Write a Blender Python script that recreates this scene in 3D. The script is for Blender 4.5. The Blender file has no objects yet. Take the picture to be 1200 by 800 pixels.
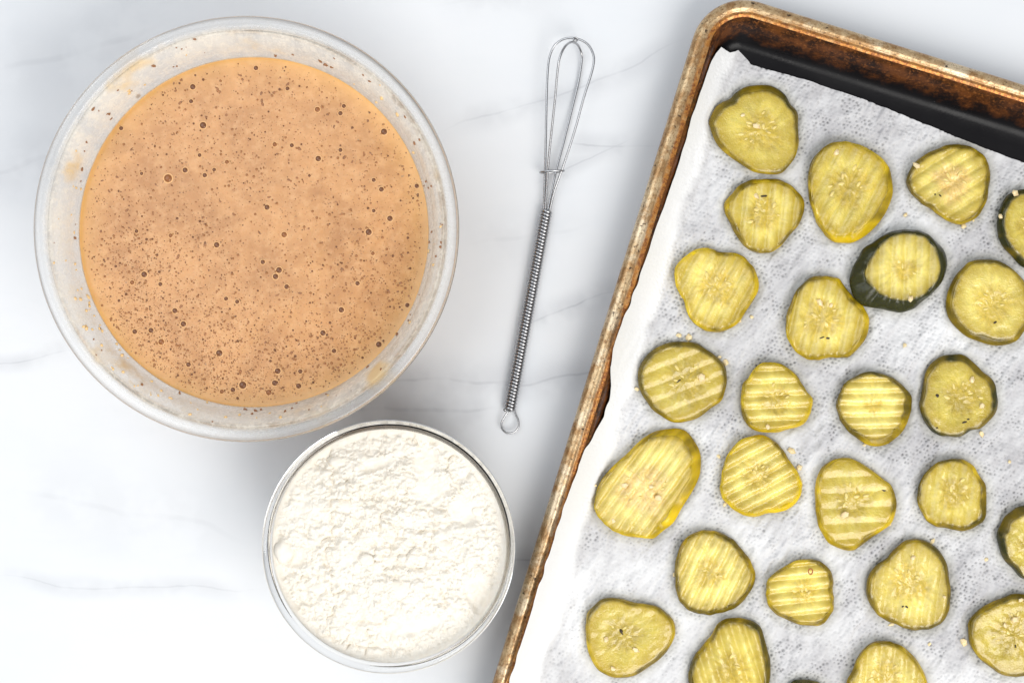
import bpy, math, random
import numpy as np
from mathutils import Vector

sc = bpy.context.scene
COL = sc.collection
R = math.radians
rng = np.random.default_rng(7)
random.seed(7)

# ------------------------------------------------------------------ camera, light, exposure
H = 0.75                      # camera height over the countertop (m)
K = 0.00045                   # metres per photograph pixel on the countertop
cam_d = bpy.data.cameras.new("camera")
cam_d.lens = 50; cam_d.sensor_width = 36; cam_d.clip_start = 0.01; cam_d.clip_end = 20
cam = bpy.data.objects.new("camera", cam_d); COL.objects.link(cam)
cam.location = (0, 0, H); cam.rotation_euler = (0, 0, 0)
sc.camera = cam

world = bpy.data.worlds.new("World"); sc.world = world; world.use_nodes = True
wb = world.node_tree.nodes["Background"]
wb.inputs[0].default_value = (0.93, 0.96, 1.0, 1); wb.inputs[1].default_value = 0.48

def area(name, az, el, dist, size, power, col, target=(0, 0, 0)):
    d = bpy.data.lights.new(name, "AREA"); d.shape = "SQUARE"; d.size = size
    d.energy = power; d.color = col
    o = bpy.data.objects.new(name, d); COL.objects.link(o)
    t = Vector(target)
    p = t + Vector((math.cos(R(az)) * math.cos(R(el)), math.sin(R(az)) * math.cos(R(el)), math.sin(R(el)))) * dist
    o.location = p
    o.rotation_euler = (t - p).to_track_quat("-Z", "Y").to_euler()
    return o
area("key_softbox", -58, 50, 1.5, 1.0, 18.5, (1.0, 0.975, 0.935), (0.06, -0.04, 0))
area("fill_softbox", 155, 60, 1.6, 1.3, 11.5, (0.92, 0.96, 1.0), (-0.05, 0, 0))

sc.view_settings.view_transform = "Standard"; sc.view_settings.look = "None"
sc.view_settings.exposure = 0.08; sc.view_settings.gamma = 1.0
sc.view_settings.use_curve_mapping = False
sc.render.engine = "CYCLES"
sc.cycles.use_denoising = True
sc.cycles.max_bounces = 14; sc.cycles.transmission_bounces = 12; sc.cycles.transparent_max_bounces = 16
sc.cycles.diffuse_bounces = 4; sc.cycles.glossy_bounces = 6
sc.cycles.sample_clamp_indirect = 8

# ------------------------------------------------------------------ helpers
def P(px, py, z=0.0):
    """photograph pixel -> point of the place at height z"""
    s = K * (H - z) / H
    return np.array([(px - 600) * s, (400 - py) * s, z])

ORG = {}
def empty(name, label, cat, loc, group=None):
    o = bpy.data.objects.new(name, None); COL.objects.link(o)
    o.empty_display_size = 0.01; o.location = loc; ORG[o] = np.array(loc, float)
    o["label"] = label; o["category"] = cat
    if group: o["group"] = group
    return o

def mk(name, V, F, mat, parent=None, loc=None, smooth=True, cols=None, label=None, cat=None, group=None, kind=None, mats=None, fmat=None):
    """V are points of the place; the object is stored relative to its parent / loc"""
    V = np.asarray(V, float)
    if parent is not None: base = ORG[parent]
    elif loc is not None: base = np.array(loc, float)
    else: base = np.zeros(3)
    me = bpy.data.meshes.new(name)
    me.from_pydata((V - base).tolist(), [], F if isinstance(F, list) else F.tolist())
    if mats:
        for m in mats: me.materials.append(m)
        if fmat is not None: me.polygons.foreach_set("material_index", np.asarray(fmat, np.int32))
    else: me.materials.append(mat)
    if smooth: me.polygons.foreach_set("use_smooth", np.ones(len(me.polygons), bool))
    if cols is not None:
        for an, arr in cols.items():
            arr = np.asarray(arr, np.float32)
            if arr.ndim == 1:
                a = me.attributes.new(an, "FLOAT", "POINT"); a.data.foreach_set("value", arr)
            else:
                a = me.attributes.new(an, "FLOAT_COLOR", "POINT")
                a.data.foreach_set("color", np.c_[arr, np.ones(len(arr))].astype(np.float32).ravel())
    me.update()
    o = bpy.data.objects.new(name, me); COL.objects.link(o)
    if parent is not None: o.parent = parent
    elif loc is not None: o.location = loc
    ORG[o] = base
    if label: o["label"] = label
    if cat: o["category"] = cat
    if group: o["group"] = group
    if kind: o["kind"] = kind
    return o

def grid_faces(nr, nc, wrap=False):
    i = np.arange(nr - 1)[:, None]; j = np.arange(nc if wrap else nc - 1)[None, :]
    a = i * nc + j; b = i * nc + (j + 1) % nc
    return np.stack([a, b, b + nc, a + nc], -1).reshape(-1, 4)

def hash2(ix, iy, s):
    n = (ix.astype(np.int64) * 374761393 + iy.astype(np.int64) * 668265263 + s * 974634777) & 0x7fffffff
    n = ((n ^ (n >> 13)) * 1274126177) & 0x7fffffff
    return ((n ^ (n >> 16)) & 0xffff) / 65535.0
def vnoise(x, y, s=0):
    ix = np.floor(x); iy = np.floor(y); fx = x - ix; fy = y - iy
    fx = fx * fx * fx * (fx * (fx * 6 - 15) + 10); fy = fy * fy * fy * (fy * (fy * 6 - 15) + 10)
    a = hash2(ix, iy, s); b = hash2(ix + 1, iy, s); c = hash2(ix, iy + 1, s); d = hash2(ix + 1, iy + 1, s)
    return (a * (1 - fx) + b * fx) * (1 - fy) + (c * (1 - fx) + d * fx) * fy
def fbm(x, y, oct=4, s=0, gain=0.5):
    t = 0; a = 1; n = 0
    for k in range(oct):
        t = t + a * vnoise(x * 2 ** k + 17.3 * k, y * 2 ** k - 9.1 * k, s + k); n += a; a *= gain
    return t / n
def sstep(a, b, x):
    t = np.clip((x - a) / (b - a), 0, 1); return t * t * (3 - 2 * t)

def revolve(prof, c, n=160):
    """closed profile [(r,z)...] turned round the vertical through c"""
    prof = np.asarray(prof, float); m = len(prof)
    th = np.linspace(0, 2 * np.pi, n, endpoint=False)
    V = np.empty((m, n, 3))
    V[..., 0] = c[0] + prof[:, 0:1] * np.cos(th); V[..., 1] = c[1] + prof[:, 0:1] * np.sin(th); V[..., 2] = prof[:, 1:2]
    return V.reshape(-1, 3), grid_faces(m, n, True)

def catmull(pts, n, closed=True):
    pts = np.asarray(pts, float); m = len(pts)
    if closed:
        P4 = lambda i: (pts[(i - 1) % m], pts[i % m], pts[(i + 1) % m], pts[(i + 2) % m]); segs = m
    else:
        P4 = lambda i: (pts[max(i - 1, 0)], pts[i], pts[i + 1], pts[min(i + 2, m - 1)]); segs = m - 1
    out = []
    for i in range(segs):
        a, b, c, d = P4(i)
        for t in np.linspace(0, 1, 12, endpoint=False):
            out.append(.5 * (2 * b + (c - a) * t + (2 * a - 5 * b + 4 * c - d) * t * t + (3 * b - a - 3 * c + d) * t ** 3))
    if not closed: out.append(pts[-1])
    out = np.array(out)
    q = np.vstack([out, out[:1]]) if closed else out
    L = np.r_[0, np.cumsum(np.linalg.norm(np.diff(q, axis=0), axis=1))]
    t = np.linspace(0, L[-1], n, endpoint=not closed)
    return np.stack([np.interp(t, L, q[:, k]) for k in range(pts.shape[1])], 1)

def tube(path, r, n=8, closed=False):
    path = np.asarray(path, float); m = len(path)
    if closed: T = np.roll(path, -1, 0) - np.roll(path, 1, 0)
    else: T = np.gradient(path, axis=0)
    T /= np.linalg.norm(T, axis=1)[:, None]
    up = np.array([0.1, 0.05, 1.0]); N = np.empty_like(T)
    v = np.cross(T[0], up)
    if np.linalg.norm(v) < 1e-3: v = np.cross(T[0], [1, 0, 0])
    for i in range(m):
        v = v - T[i] * np.dot(v, T[i]); v /= np.linalg.norm(v); N[i] = v
    B = np.cross(T, N); th = np.linspace(0, 2 * np.pi, n, endpoint=False)
    V = path[:, None, :] + r * (np.cos(th)[None, :, None] * N[:, None, :] + np.sin(th)[None, :, None] * B[:, None, :])
    V = V.reshape(-1, 3)
    F = [list(f) for f in grid_faces(m, n, True)]
    if closed:
        off = (m - 1) * n
        F += [[off + j, off + (j + 1) % n, (j + 1) % n, j] for j in range(n)]
    else:
        F += [list(range(n))[::-1], [(m - 1) * n + j for j in range(n)]]
    return V, F

def blob(c, sx, sy, sz, rot=0.0, n=8, m=5, rough=0.0, tilt=0.0):
    """small closed ellipsoid, optionally uneven"""
    V = [[0, 0, 1]]
    for i in range(1, m):
        a = np.pi * i / m
        for j in range(n):
            b = 2 * np.pi * j / n; k = 1 + rough * random.uniform(-1, 1)
            V.append([k * math.sin(a) * math.cos(b), k * math.sin(a) * math.sin(b), k * math.cos(a)])
    V.append([0, 0, -1]); V = np.array(V) * [sx, sy, sz]
    if tilt: V[:, 2] += V[:, 0] * math.tan(tilt)
    c_, s_ = math.cos(rot), math.sin(rot)
    V = np.c_[V[:, 0] * c_ - V[:, 1] * s_, V[:, 0] * s_ + V[:, 1] * c_, V[:, 2]] + np.asarray(c)
    F = [[0, 1 + j, 1 + (j + 1) % n] for j in range(n)]
    for i in range(m - 2):
        for j in range(n):
            a = 1 + i * n + j; b = 1 + i * n + (j + 1) % n
            F.append([a, a + n, b + n, b])
    l = len(V) - 1; o = 1 + (m - 2) * n
    F += [[o + j, l, o + (j + 1) % n] for j in range(n)]
    return V, F

class MB:
    def __init__(s): s.V = []; s.F = []; s.n = 0
    def add(s, V, F):
        s.V.append(np.asarray(V)); s.F += [[i + s.n for i in f] for f in (F if isinstance(F, list) else F.tolist())]; s.n += len(V)
    def verts(s): return np.vstack(s.V)

# ------------------------------------------------------------------ materials
class NT:
    def __init__(s, name):
        s.m = bpy.data.materials.new(name); s.m.use_nodes = True
        s.t = s.m.node_tree; s.b = s.t.nodes["Principled BSDF"]; s.out = s.t.nodes["Material Output"]
    def n(s, typ, **kw):
        nd = s.t.nodes.new(typ)
        for k, v in kw.items(): setattr(nd, k, v)
        return nd
    def l(s, a, b): s.t.links.new(a, b)
    def put(s, sock, v):
        if hasattr(v, "is_linked"): s.l(v, sock)
        else: sock.default_value = v
    def math(s, op, a, b=0.0, c=0.0, clamp=False):
        nd = s.n("ShaderNodeMath", operation=op); nd.use_clamp = clamp
        for i, v in enumerate((a, b, c)): s.put(nd.inputs[i], v)
        return nd.outputs[0]
    def mix(s, f, a, b, blend="MIX"):
        nd = s.n("ShaderNodeMix", data_type="RGBA", blend_type=blend)
        s.put(nd.inputs[0], f)
        for i, v in ((6, a), (7, b)):
            s.put(nd.inputs[i], v if hasattr(v, "is_linked") else (*v, 1))
        return nd.outputs[2]
    def noise(s, scale, detail=4, rough=0.55, vec=None, dist=0.0):
        nd = s.n("ShaderNodeTexNoise"); nd.inputs["Scale"].default_value = scale
        nd.inputs["Detail"].default_value = detail; nd.inputs["Roughness"].default_value = rough; nd.inputs["Distortion"].default_value = dist
        s.l(vec if vec is not None else s.co(), nd.inputs["Vector"]); return nd.outputs["Fac"]
    def co(s):
        if not hasattr(s, "_co"): s._co = s.n("ShaderNodeTexCoord").outputs["Object"]
        return s._co
    def mapped(s, scale, rot=(0, 0, 0)):
        nd = s.n("ShaderNodeMapping"); nd.inputs["Scale"].default_value = scale; nd.inputs["Rotation"].default_value = rot
        s.l(s.co(), nd.inputs["Vector"]); return nd.outputs[0]
    def ramp(s, f, stops):
        nd = s.n("ShaderNodeMapRange"); nd.interpolation_type = "SMOOTHSTEP"
        s.put(nd.inputs[0], f); nd.inputs[1].default_value = stops[0]; nd.inputs[2].default_value = stops[1]
        return nd.outputs[0]
    def attr(s, name):
        nd = s.n("ShaderNodeAttribute"); nd.attribute_name = name; return nd
    def bump(s, h, strength, dist):
        nd = s.n("ShaderNodeBump"); nd.inputs["Strength"].default_value = strength; nd.inputs["Distance"].default_value = dist
        s.l(h, nd.inputs["Height"]); s.l(nd.outputs[0], s.b.inputs["Normal"])
    def set(s, **kw):
        for k, v in kw.items():
            k = k.replace("_", " ")
            if isinstance(v, tuple) and len(v) == 3 and k.endswith("olor"): v = (*v, 1)
            s.put(s.b.inputs[k], v)
        return s

# white marble counter with a few thin grey veins
def mat_marble():
    t = NT("white_marble"); co = t.co()
    sep = t.n("ShaderNodeSeparateXYZ"); t.l(co, sep.inputs[0]); X, Y = sep.outputs[0], sep.outputs[1]
    wob = t.math("SUBTRACT", t.noise(9, 2, 0.5), 0.5)
    wob2 = t.math("SUBTRACT", t.noise(140, 2, 0.5), 0.5)
    wv = t.math("ADD", t.math("MULTIPLY", wob, 0.040), t.math("MULTIPLY", wob2, 0.0012))
    brk = t.ramp(t.noise(34, 3, 0.6), (0.36, 0.58))
    veins = [((505, 165), (830, 45), .0011, .30), ((655, 165), (790, 172), .0013, .36), ((-60, 420), (100, 410), .0010, .34),
             ((430, 452), (650, 430), .0016, .34), ((380, 495), (610, 462), .0022, .32), ((600, 392), (760, 340), .0013, .42),
             ((560, 440), (720, 432), .0013, .4), ((-40, 683), (330, 692), .0009, .26), ((590, 660), (690, 628), .0012, .55),
             ((-40, 222), (90, 180), .0030, .22), ((500, 15), (800, -70), .002, .2), ((620, 215), (760, 150), .0008, .3),
             ((0, 560), (300, 640), .0040, .14), ((540, 300), (700, 262), .0028, .14), ((-20, 90), (220, 20), .005, .2)]
    acc = None
    for (a, b, w, k) in veins:
        A = P(*a)[:2]; B = P(*b)[:2]; L = np.linalg.norm(B - A); d = (B - A) / L; nrm = np.array([-d[1], d[0]])
        along = t.math("ADD", t.math("ADD", t.math("MULTIPLY", X, d[0]), t.math("MULTIPLY", Y, d[1])), -float(A @ d))
        per = t.math("ADD", t.math("ADD", t.math("MULTIPLY", X, nrm[0]), t.math("MULTIPLY", Y, nrm[1])), -float(A @ nrm))
        dist = t.math("ABSOLUTE", t.math("ADD", per, wv))
        core = t.math("SUBTRACT", 1.0, t.ramp(dist, (0.0002, w)))
        soft = t.math("MULTIPLY", t.math("SUBTRACT", 1.0, t.ramp(dist, (0.0, w * 9))), 0.42)
        ends = t.math("MULTIPLY", t.ramp(along, (0, L * .25)), t.math("SUBTRACT", 1.0, t.ramp(along, (L * .75, L))))
        v = t.math("MULTIPLY", t.math("MULTIPLY", t.math("MAXIMUM", t.math("MULTIPLY", core, 0.75), soft), ends), min(k * 1.9, .85))
        acc = v if acc is None else t.math("MAXIMUM", acc, v)
    acc = t.math("MULTIPLY", acc, t.math("MULTIPLY_ADD", brk, 0.75, 0.25))
    cloud = t.ramp(t.noise(5.5, 4, 0.6, t.mapped((1, 1.9, 1), (0, 0, 0.25))), (0.35, 0.75))
    base = t.mix(t.math("MULTIPLY", cloud, 0.55), (0.76, 0.772, 0.79), (0.69, 0.718, 0.755))
    streak = t.ramp(t.noise(9, 5, 0.65, t.mapped((1, 5.5, 1), (0, 0, 0.30)), 0.6), (0.52, 0.78))
    base = t.mix(t.math("MULTIPLY", streak, 0.30), base, (0.70, 0.72, 0.745))
    base = t.mix(acc, base, (0.36, 0.37, 0.40))
    t.set(Base_Color=base, Roughness=0.42, Specular_IOR_Level=0.35)
    return t.m

def mat_glass():
    t = NT("clear_glass")
    t.set(Base_Color=(0.985, 0.99, 0.99), Roughness=0.0, Transmission_Weight=1.0, IOR=1.47)
    return t.m

def mat_steel():
    t = NT("polished_steel")
    n = t.noise(900, 3)
    t.set(Base_Color=(0.46, 0.46, 0.47), Metallic=1.0, Roughness=t.math("MULTIPLY_ADD", n, 0.14, 0.20))
    return t.m

def mat_batter():
    t = NT("batter")
    a = t.attr("edge").outputs["Fac"]
    n1 = t.ramp(t.noise(38, 5, 0.62, None, 0.7), (0.3, 0.72)); n2 = t.ramp(t.noise(700, 4, 0.7), (0.42, 0.72)); n3 = t.noise(190, 4, 0.65)
    c = t.mix(n1, (0.65, 0.335, 0.132), (0.46, 0.218, 0.080))
    c = t.mix(t.math("MULTIPLY", t.ramp(n3, (0.42, 0.7)), 0.45), c, (0.76, 0.45, 0.215))
    c = t.mix(t.math("MULTIPLY", n2, 0.38), c, (0.50, 0.22, 0.085))
    spk = t.ramp(t.noise(420, 3, 0.6), (0.66, 0.74))
    c = t.mix(t.math("MULTIPLY", spk, 0.6), c, (0.22, 0.10, 0.05))
    gry = t.ramp(t.noise(230, 2, 0.5), (0.735, 0.78))
    c = t.mix(t.math("MULTIPLY", gry, 0.6), c, (0.20, 0.15, 0.11))
    c = t.mix(t.math("MULTIPLY", a, 0.75), c, (0.82, 0.46, 0.14))
    t.set(Base_Color=c, Roughness=0.24, Specular_IOR_Level=0.45, Subsurface_Weight=0.25, Subsurface_Scale=0.002)
    t.b.inputs["Subsurface Radius"].default_value = (1, .6, .3)
    t.bump(n3, 0.15, 0.0006)
    return t.m

def simple(name, col, rough=0.5, spec=0.5, sub=0.0, subr=(1, .7, .3), subs=0.002, nz=None):
    t = NT(name); c = col
    if nz: c = t.mix(t.ramp(t.noise(nz[0], 4, 0.6), (0.3, 0.7)), col, nz[1])
    t.set(Base_Color=c, Roughness=rough, Specular_IOR_Level=spec)
    if sub:
        t.set(Subsurface_Weight=sub, Subsurface_Scale=subs); t.b.inputs["Subsurface Radius"].default_value = subr
    return t

def mat_film():
    """smeared batter left on the inside of the glass"""
    t = NT("batter_smear")
    h = t.attr("h").outputs["Fac"]
    n = t.noise(60, 5, 0.65, t.mapped((1, 1, 0.6))); f = t.noise(330, 3, 0.6)
    cov = t.math("ADD", t.math("MULTIPLY", t.ramp(n, (0.34, 0.62)), 0.35), t.math("MULTIPLY", t.ramp(f, (0.45, 0.62)), 0.22))
    patch = t.ramp(t.noise(26, 3, 0.6), (0.56, 0.70))
    cov = t.math("ADD", t.math("MULTIPLY_ADD", patch, 0.3, cov), 0.44)
    cov = t.math("MULTIPLY", cov, t.math("MULTIPLY_ADD", t.ramp(h, (0.12, 0.45)), 0.4, 0.6))
    cov = t.math("MULTIPLY", cov, t.math("SUBTRACT", 1.0, t.math("MULTIPLY", t.ramp(h, (0.85, 1.5)), 0.82)), clamp=True)
    col = t.mix(t.math("MULTIPLY", patch, t.ramp(h, (.2, .6))), (0.98, 0.91, 0.80), (0.92, 0.68, 0.38))
    t.set(Base_Color=col, Roughness=0.45, Specular_IOR_Level=0.25)
    tr = t.n("ShaderNodeBsdfTransparent"); mx = t.n("ShaderNodeMixShader")
    tl = t.n("ShaderNodeBsdfTranslucent"); t.l(col, tl.inputs[0])
    m2 = t.n("ShaderNodeMixShader"); m2.inputs[0].default_value = 0.28
    t.l(t.b.outputs[0], m2.inputs[1]); t.l(tl.outputs[0], m2.inputs[2])
    t.l(cov, mx.inputs[0]); t.l(tr.outputs[0], mx.inputs[1]); t.l(m2.outputs[0], mx.inputs[2]); t.l(mx.outputs[0], t.out.inputs[0])
    return t.m

def mat_pan(part):
    """baked-on patina: tan on the rim, orange brown on the wall, black on the floor"""
    t = NT("baked_patina_" + part)
    d = t.attr("d").outputs["Fac"]                   # millimetres in from the outer edge
    al = t.attr("al").outputs["Vector"]              # (along the edge, d) for streaks
    def stretch(sx, sy):
        nd = t.n("ShaderNodeMapping"); nd.inputs["Scale"].default_value = (sx, sy, 1); t.l(al, nd.inputs["Vector"]); return nd.outputs[0]
    blot = t.noise(120, 5, 0.7); fine = t.noise(620, 4, 0.7)
    st = t.noise(1, 5, 0.72, stretch(0.10, 1.05), 0.4); st2 = t.noise(1, 4, 0.7, stretch(0.45, 1.6), 0.3)
    if part == "rim":
        c = t.mix(t.ramp(blot, (0.38, 0.62)), (0.60, 0.44, 0.25), (0.36, 0.205, 0.085))
        c = t.mix(t.math("MULTIPLY", t.ramp(t.noise(45, 5, 0.7), (0.50, 0.62)), 0.8), c, (0.72, 0.60, 0.42))
        c = t.mix(t.math("MULTIPLY", t.ramp(st2, (0.52, 0.64)), 0.7), c, (0.20, 0.085, 0.028))
        c = t.mix(t.math("MULTIPLY", t.ramp(fine, (0.57, 0.66)), 0.6), c, (0.070, 0.030, 0.014))
        c = t.mix(t.math("MULTIPLY", t.ramp(t.noise(300, 3, 0.6), (0.64, 0.70)), 0.9), c, (0.03, 0.016, 0.010))
        lip = t.math("MULTIPLY", t.ramp(t.math("ADD", d, t.math("MULTIPLY", blot, 2.4)), (7.0, 8.6)), 0.95, clamp=True)
        oc = t.mix(t.ramp(fine, (0.38, 0.60)), (0.50, 0.200, 0.035), (0.21, 0.062, 0.012))
        oc = t.mix(t.math("MULTIPLY", t.ramp(blot, (0.50, 0.66)), 0.7), oc, (0.56, 0.33, 0.13))
        oc = t.mix(t.math("MULTIPLY", t.ramp(t.math("ADD", d, t.math("MULTIPLY", blot, 1.5)), (10.4, 12.2)), 0.85), oc, (0.060, 0.022, 0.014))
        c = t.mix(lip, c, oc)
        t.set(Base_Color=c, Metallic=0.55, Roughness=t.math("MULTIPLY_ADD", fine, 0.35, 0.14))
        t.bump(t.math("ADD", fine, t.math("MULTIPLY", blot, 2)), 0.25, 0.0006)
    else:
        br = t.mix(t.ramp(blot, (0.36, 0.64)), (0.125, 0.040, 0.010), (0.022, 0.008, 0.004))
        br = t.mix(t.math("MULTIPLY", t.ramp(fine, (0.52, 0.66)), 0.8), br, (0.24, 0.085, 0.022))
        f = t.ramp(t.math("ADD", d, t.math("MULTIPLY", t.math("SUBTRACT", blot, 0.5), 8.0)), (11.8, 17.0))
        bl = t.mix(t.math("MULTIPLY", t.ramp(t.noise(45, 3), (0.62, 0.75)), 0.5), (0.0065, 0.006, 0.007), (0.030, 0.008, 0.007))
        spk = t.ramp(t.noise(900, 1, 0.4), (0.80, 0.83))
        bl = t.mix(t.math("MULTIPLY", spk, 0.5), bl, (0.25, 0.22, 0.22))
        c = t.mix(f, br, bl)
        t.set(Base_Color=c, Metallic=0.0, Roughness=t.math("MULTIPLY_ADD", t.noise(30, 4, 0.6), 0.5, 0.08), Specular_IOR_Level=0.18)
        t.bump(fine, 0.25, 0.0003)
    return t.m

def mat_towel():
    t = NT("paper_towel")
    c = t.attr("col").outputs["Color"]
    f = t.noise(1500, 2, 0.6); g = t.noise(420, 3, 0.6)
    c = t.mix(t.math("MULTIPLY", t.ramp(g, (0.45, 0.75)), 0.12), c, (0.93, 0.93, 0.94))
    t.set(Base_Color=c, Roughness=0.72, Specular_IOR_Level=0.22)
    t.bump(t.math("ADD", f, t.math("MULTIPLY", g, 1.5)), 0.28, 0.0004)
    return t.m

def mat_pickle(part):
    t = NT("pickle_" + part)
    c = t.attr("col").outputs["Color"]
    n = t.noise(420, 4, 0.65); n2 = t.noise(1200, 2, 0.6)
    if part == "flesh":
        c = t.mix(t.math("MULTIPLY", t.ramp(n, (0.48, 0.8)), 0.20), c, (0.88, 0.80, 0.42))
        t.set(Base_Color=c, Roughness=t.math("MULTIPLY_ADD", n, 0.18, 0.07), Specular_IOR_Level=0.55, Subsurface_Weight=0.28, Subsurface_Scale=0.0011)
        t.set(Coat_Weight=0.8, Coat_Roughness=0.06, Coat_IOR=1.4)
        t.b.inputs["Subsurface Radius"].default_value = (1.0, 0.78, 0.16)
        t.bump(t.math("ADD", n, t.math("MULTIPLY", n2, 0.5)), 0.55, 0.0009)
    else:
        t.set(Base_Color=c, Roughness=0.22, Specular_IOR_Level=0.3, Subsurface_Weight=0.7, Subsurface_Scale=0.0034)
        t.b.inputs["Subsurface Radius"].default_value = (1.0, 0.80, 0.06)
        t.bump(n, 0.3, 0.0006)
    return t.m

M_marble = mat_marble(); M_glass = mat_glass(); M_steel = mat_steel(); M_batter = mat_batter(); M_film = mat_film()
M_rim = mat_pan("rim"); M_pan = mat_pan("body"); M_towel = mat_towel(); M_flesh = mat_pickle("flesh"); M_rind = mat_pickle("rind")
M_bub = simple("bubble_brown", (0.17, 0.066, 0.026), 0.14, 0.45).m
M_bub2 = simple("bubble_amber", (0.28, 0.105, 0.032), 0.25, 0.45).m
M_froth = simple("froth_amber", (0.36, 0.155, 0.056), 0.18, 0.45).m
M_ring = simple("bubble_edge", (0.76, 0.43, 0.19), 0.35, 0.4).m
M_spl = simple("splatter_brown", (0.30, 0.13, 0.05), 0.4, 0.4).m
M_spl2 = simple("splatter_cream", (0.82, 0.55, 0.25), 0.4, 0.4).m
M_seed = simple("pickle_seed", (0.82, 0.64, 0.23), 0.2, 0.45, 0.4, (1, .8, .3), 0.0012).m
M_garlic = simple("garlic", (0.84, 0.70, 0.43), 0.35, 0.45, 0.35, (1, .8, .4), 0.0015, (900, (0.78, 0.58, 0.30))).m
M_fleck = simple("dark_fleck", (0.035, 0.020, 0.008), 0.4, 0.4).m

def mat_flour():
    t = NT("flour"); n = t.noise(300, 4, 0.6)
    c = t.mix(t.ramp(n, (0.35, 0.75)), (0.87, 0.82, 0.735), (0.83, 0.76, 0.65))
    t.set(Base_Color=c, Roughness=0.9, Specular_IOR_Level=0.1)
    t.bump(t.noise(1400, 3, 0.7), 0.35, 0.0006)
    return t.m
M_flour = mat_flour()

# ------------------------------------------------------------------ countertop
def countertop():
    x, y, h = 1.6, 1.2, 0.02
    V = [(-x, -y, -h), (x, -y, -h), (x, y, -h), (-x, y, -h), (-x, -y, 0), (x, -y, 0), (x, y, 0), (-x, y, 0)]
    F = [[3, 2, 1, 0], [4, 5, 6, 7], [0, 1, 5, 4], [1, 2, 6, 5], [2, 3, 7, 6], [3, 0, 4, 7]]
    mk("countertop", V, F, M_marble, smooth=False, kind="structure")
countertop()

# ------------------------------------------------------------------ baking sheet
RIM_Z = 0.022
PC = P(831, -16, RIM_Z)[:2]
PA = R(17.3)
UX = np.array([math.cos(PA), -math.sin(PA)]); VX = np.array([-math.sin(PA), -math.cos(PA)])
PW, PL = 0.335, 0.470
def pan2w(u, v, z):
    return np.stack([PC[0] + u * UX[0] + v * VX[0], PC[1] + u * UX[1] + v * VX[1], z], -1)
def w2pan(p):
    q = np.asarray(p)[..., :2] - PC
    return q @ UX, q @ VX
def pix2pan(px, py, z):
    return w2pan(P(px, py, z))
PROF = np.array([[1.2, 17.6], [0.3, 18.6], [0.0, 20.2], [0.3, 22.0], [1.2, 23.6], [2.6, 24.5], [4.2, 24.8], [5.6, 24.4], [6.2, 23.75], [6.7, 23.5], [7.4, 23.75], [8.2, 23.6],
                 [9.2, 23.0], [10.2, 21.8], [11.2, 19.8], [12.6, 16.2], [14.2, 11.2], [15.6, 7.0], [17.0, 4.0], [18.8, 2.2], [21.5, 1.35], [26, 1.2]])
def pan_z(d): return np.interp(d * 1000, PROF[:, 0][3:], PROF[:, 1][3:]) / 1000
def rrect(d, n=18):
    r = max(0.027 - d, 0.006); a, b = PW - d, PL - d; pts = []; al = 0
    for cx, cy, a0 in ((a - r, d + r, -90), (a - r, b - r, 0), (d + r, b - r, 90), (d + r, d + r, 180)):
        for k in range(n + 1):
            t = R(a0 + 90 * k / n); pts.append((cx + r * math.cos(t), cy + r * math.sin(t)))
        nx = {-90: (a, None)}  # straight runs are filled below
    return np.array(pts)
def dense(d):
    p = rrect(d); q = []
    for i in range(len(p)):
        a, b = p[i], p[(i + 1) % len(p)]
        L = np.linalg.norm(b - a)
        if L > 0.05:
            for t in np.linspace(0, 1, 40, endpoint=False): q.append(a + (b - a) * t)
        else: q.append(a)
    return np.array(q)
def baking_sheet():
    root = empty("baking_sheet", "worn rimmed metal baking sheet with browned edges under the paper towel", "baking sheet", (*pan2w(PW / 2, PL / 2, 0.0)[:2], 0.0))
    def part(name, prof, mat, cap):
        rows = []; dd = []; al = []
        ring0 = dense(0.004); L = np.r_[0, np.cumsum(np.linalg.norm(np.diff(ring0, axis=0), axis=1))] * 1000
        for d, z in prof:
            q = dense(d / 1000.0); wob = 0.00035 * (vnoise(L / 23, L * 0 + 3, 5) - .5) if d < 9 else 0
            rows.append(pan2w(q[:, 0], q[:, 1], z / 1000 + wob + np.zeros(len(q)))); dd.append(np.full(len(q), d)); al.append(np.c_[L, np.full(len(q), d * 1.0), np.zeros(len(q))])
        n = len(rows[0]); V = np.vstack(rows); F = grid_faces(len(rows), n, True).tolist()
        if cap: F.append([(len(rows) - 1) * n + j for j in range(n)])
        o = mk(name, V, F, mat, root, cols={"d": np.concatenate(dd), })
        me = o.data; a = me.attributes.new("al", "FLOAT_VECTOR", "POINT"); a.data.foreach_set("vector", np.vstack(al).astype(np.float32).ravel())
        return o
    k = 12
    part("rim", PROF[:k + 1], M_rim, False)
    # the body: inner wall + floor, with an underside so that the sheet has a thickness
    body = [tuple(p) for p in PROF[k:]]
    under = [(27, 0.25), (22, 0.30), (18.2, 1.1), (16.2, 3.4), (14.8, 6.6), (13.4, 10.9), (11.8, 15.9), (10.4, 19.5), (9.4, 21.2)]
    part("tray_body", body, M_pan, True)
    part("tray_underside", under[::-1], M_pan, True)
    return root
PAN = baking_sheet()

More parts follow.
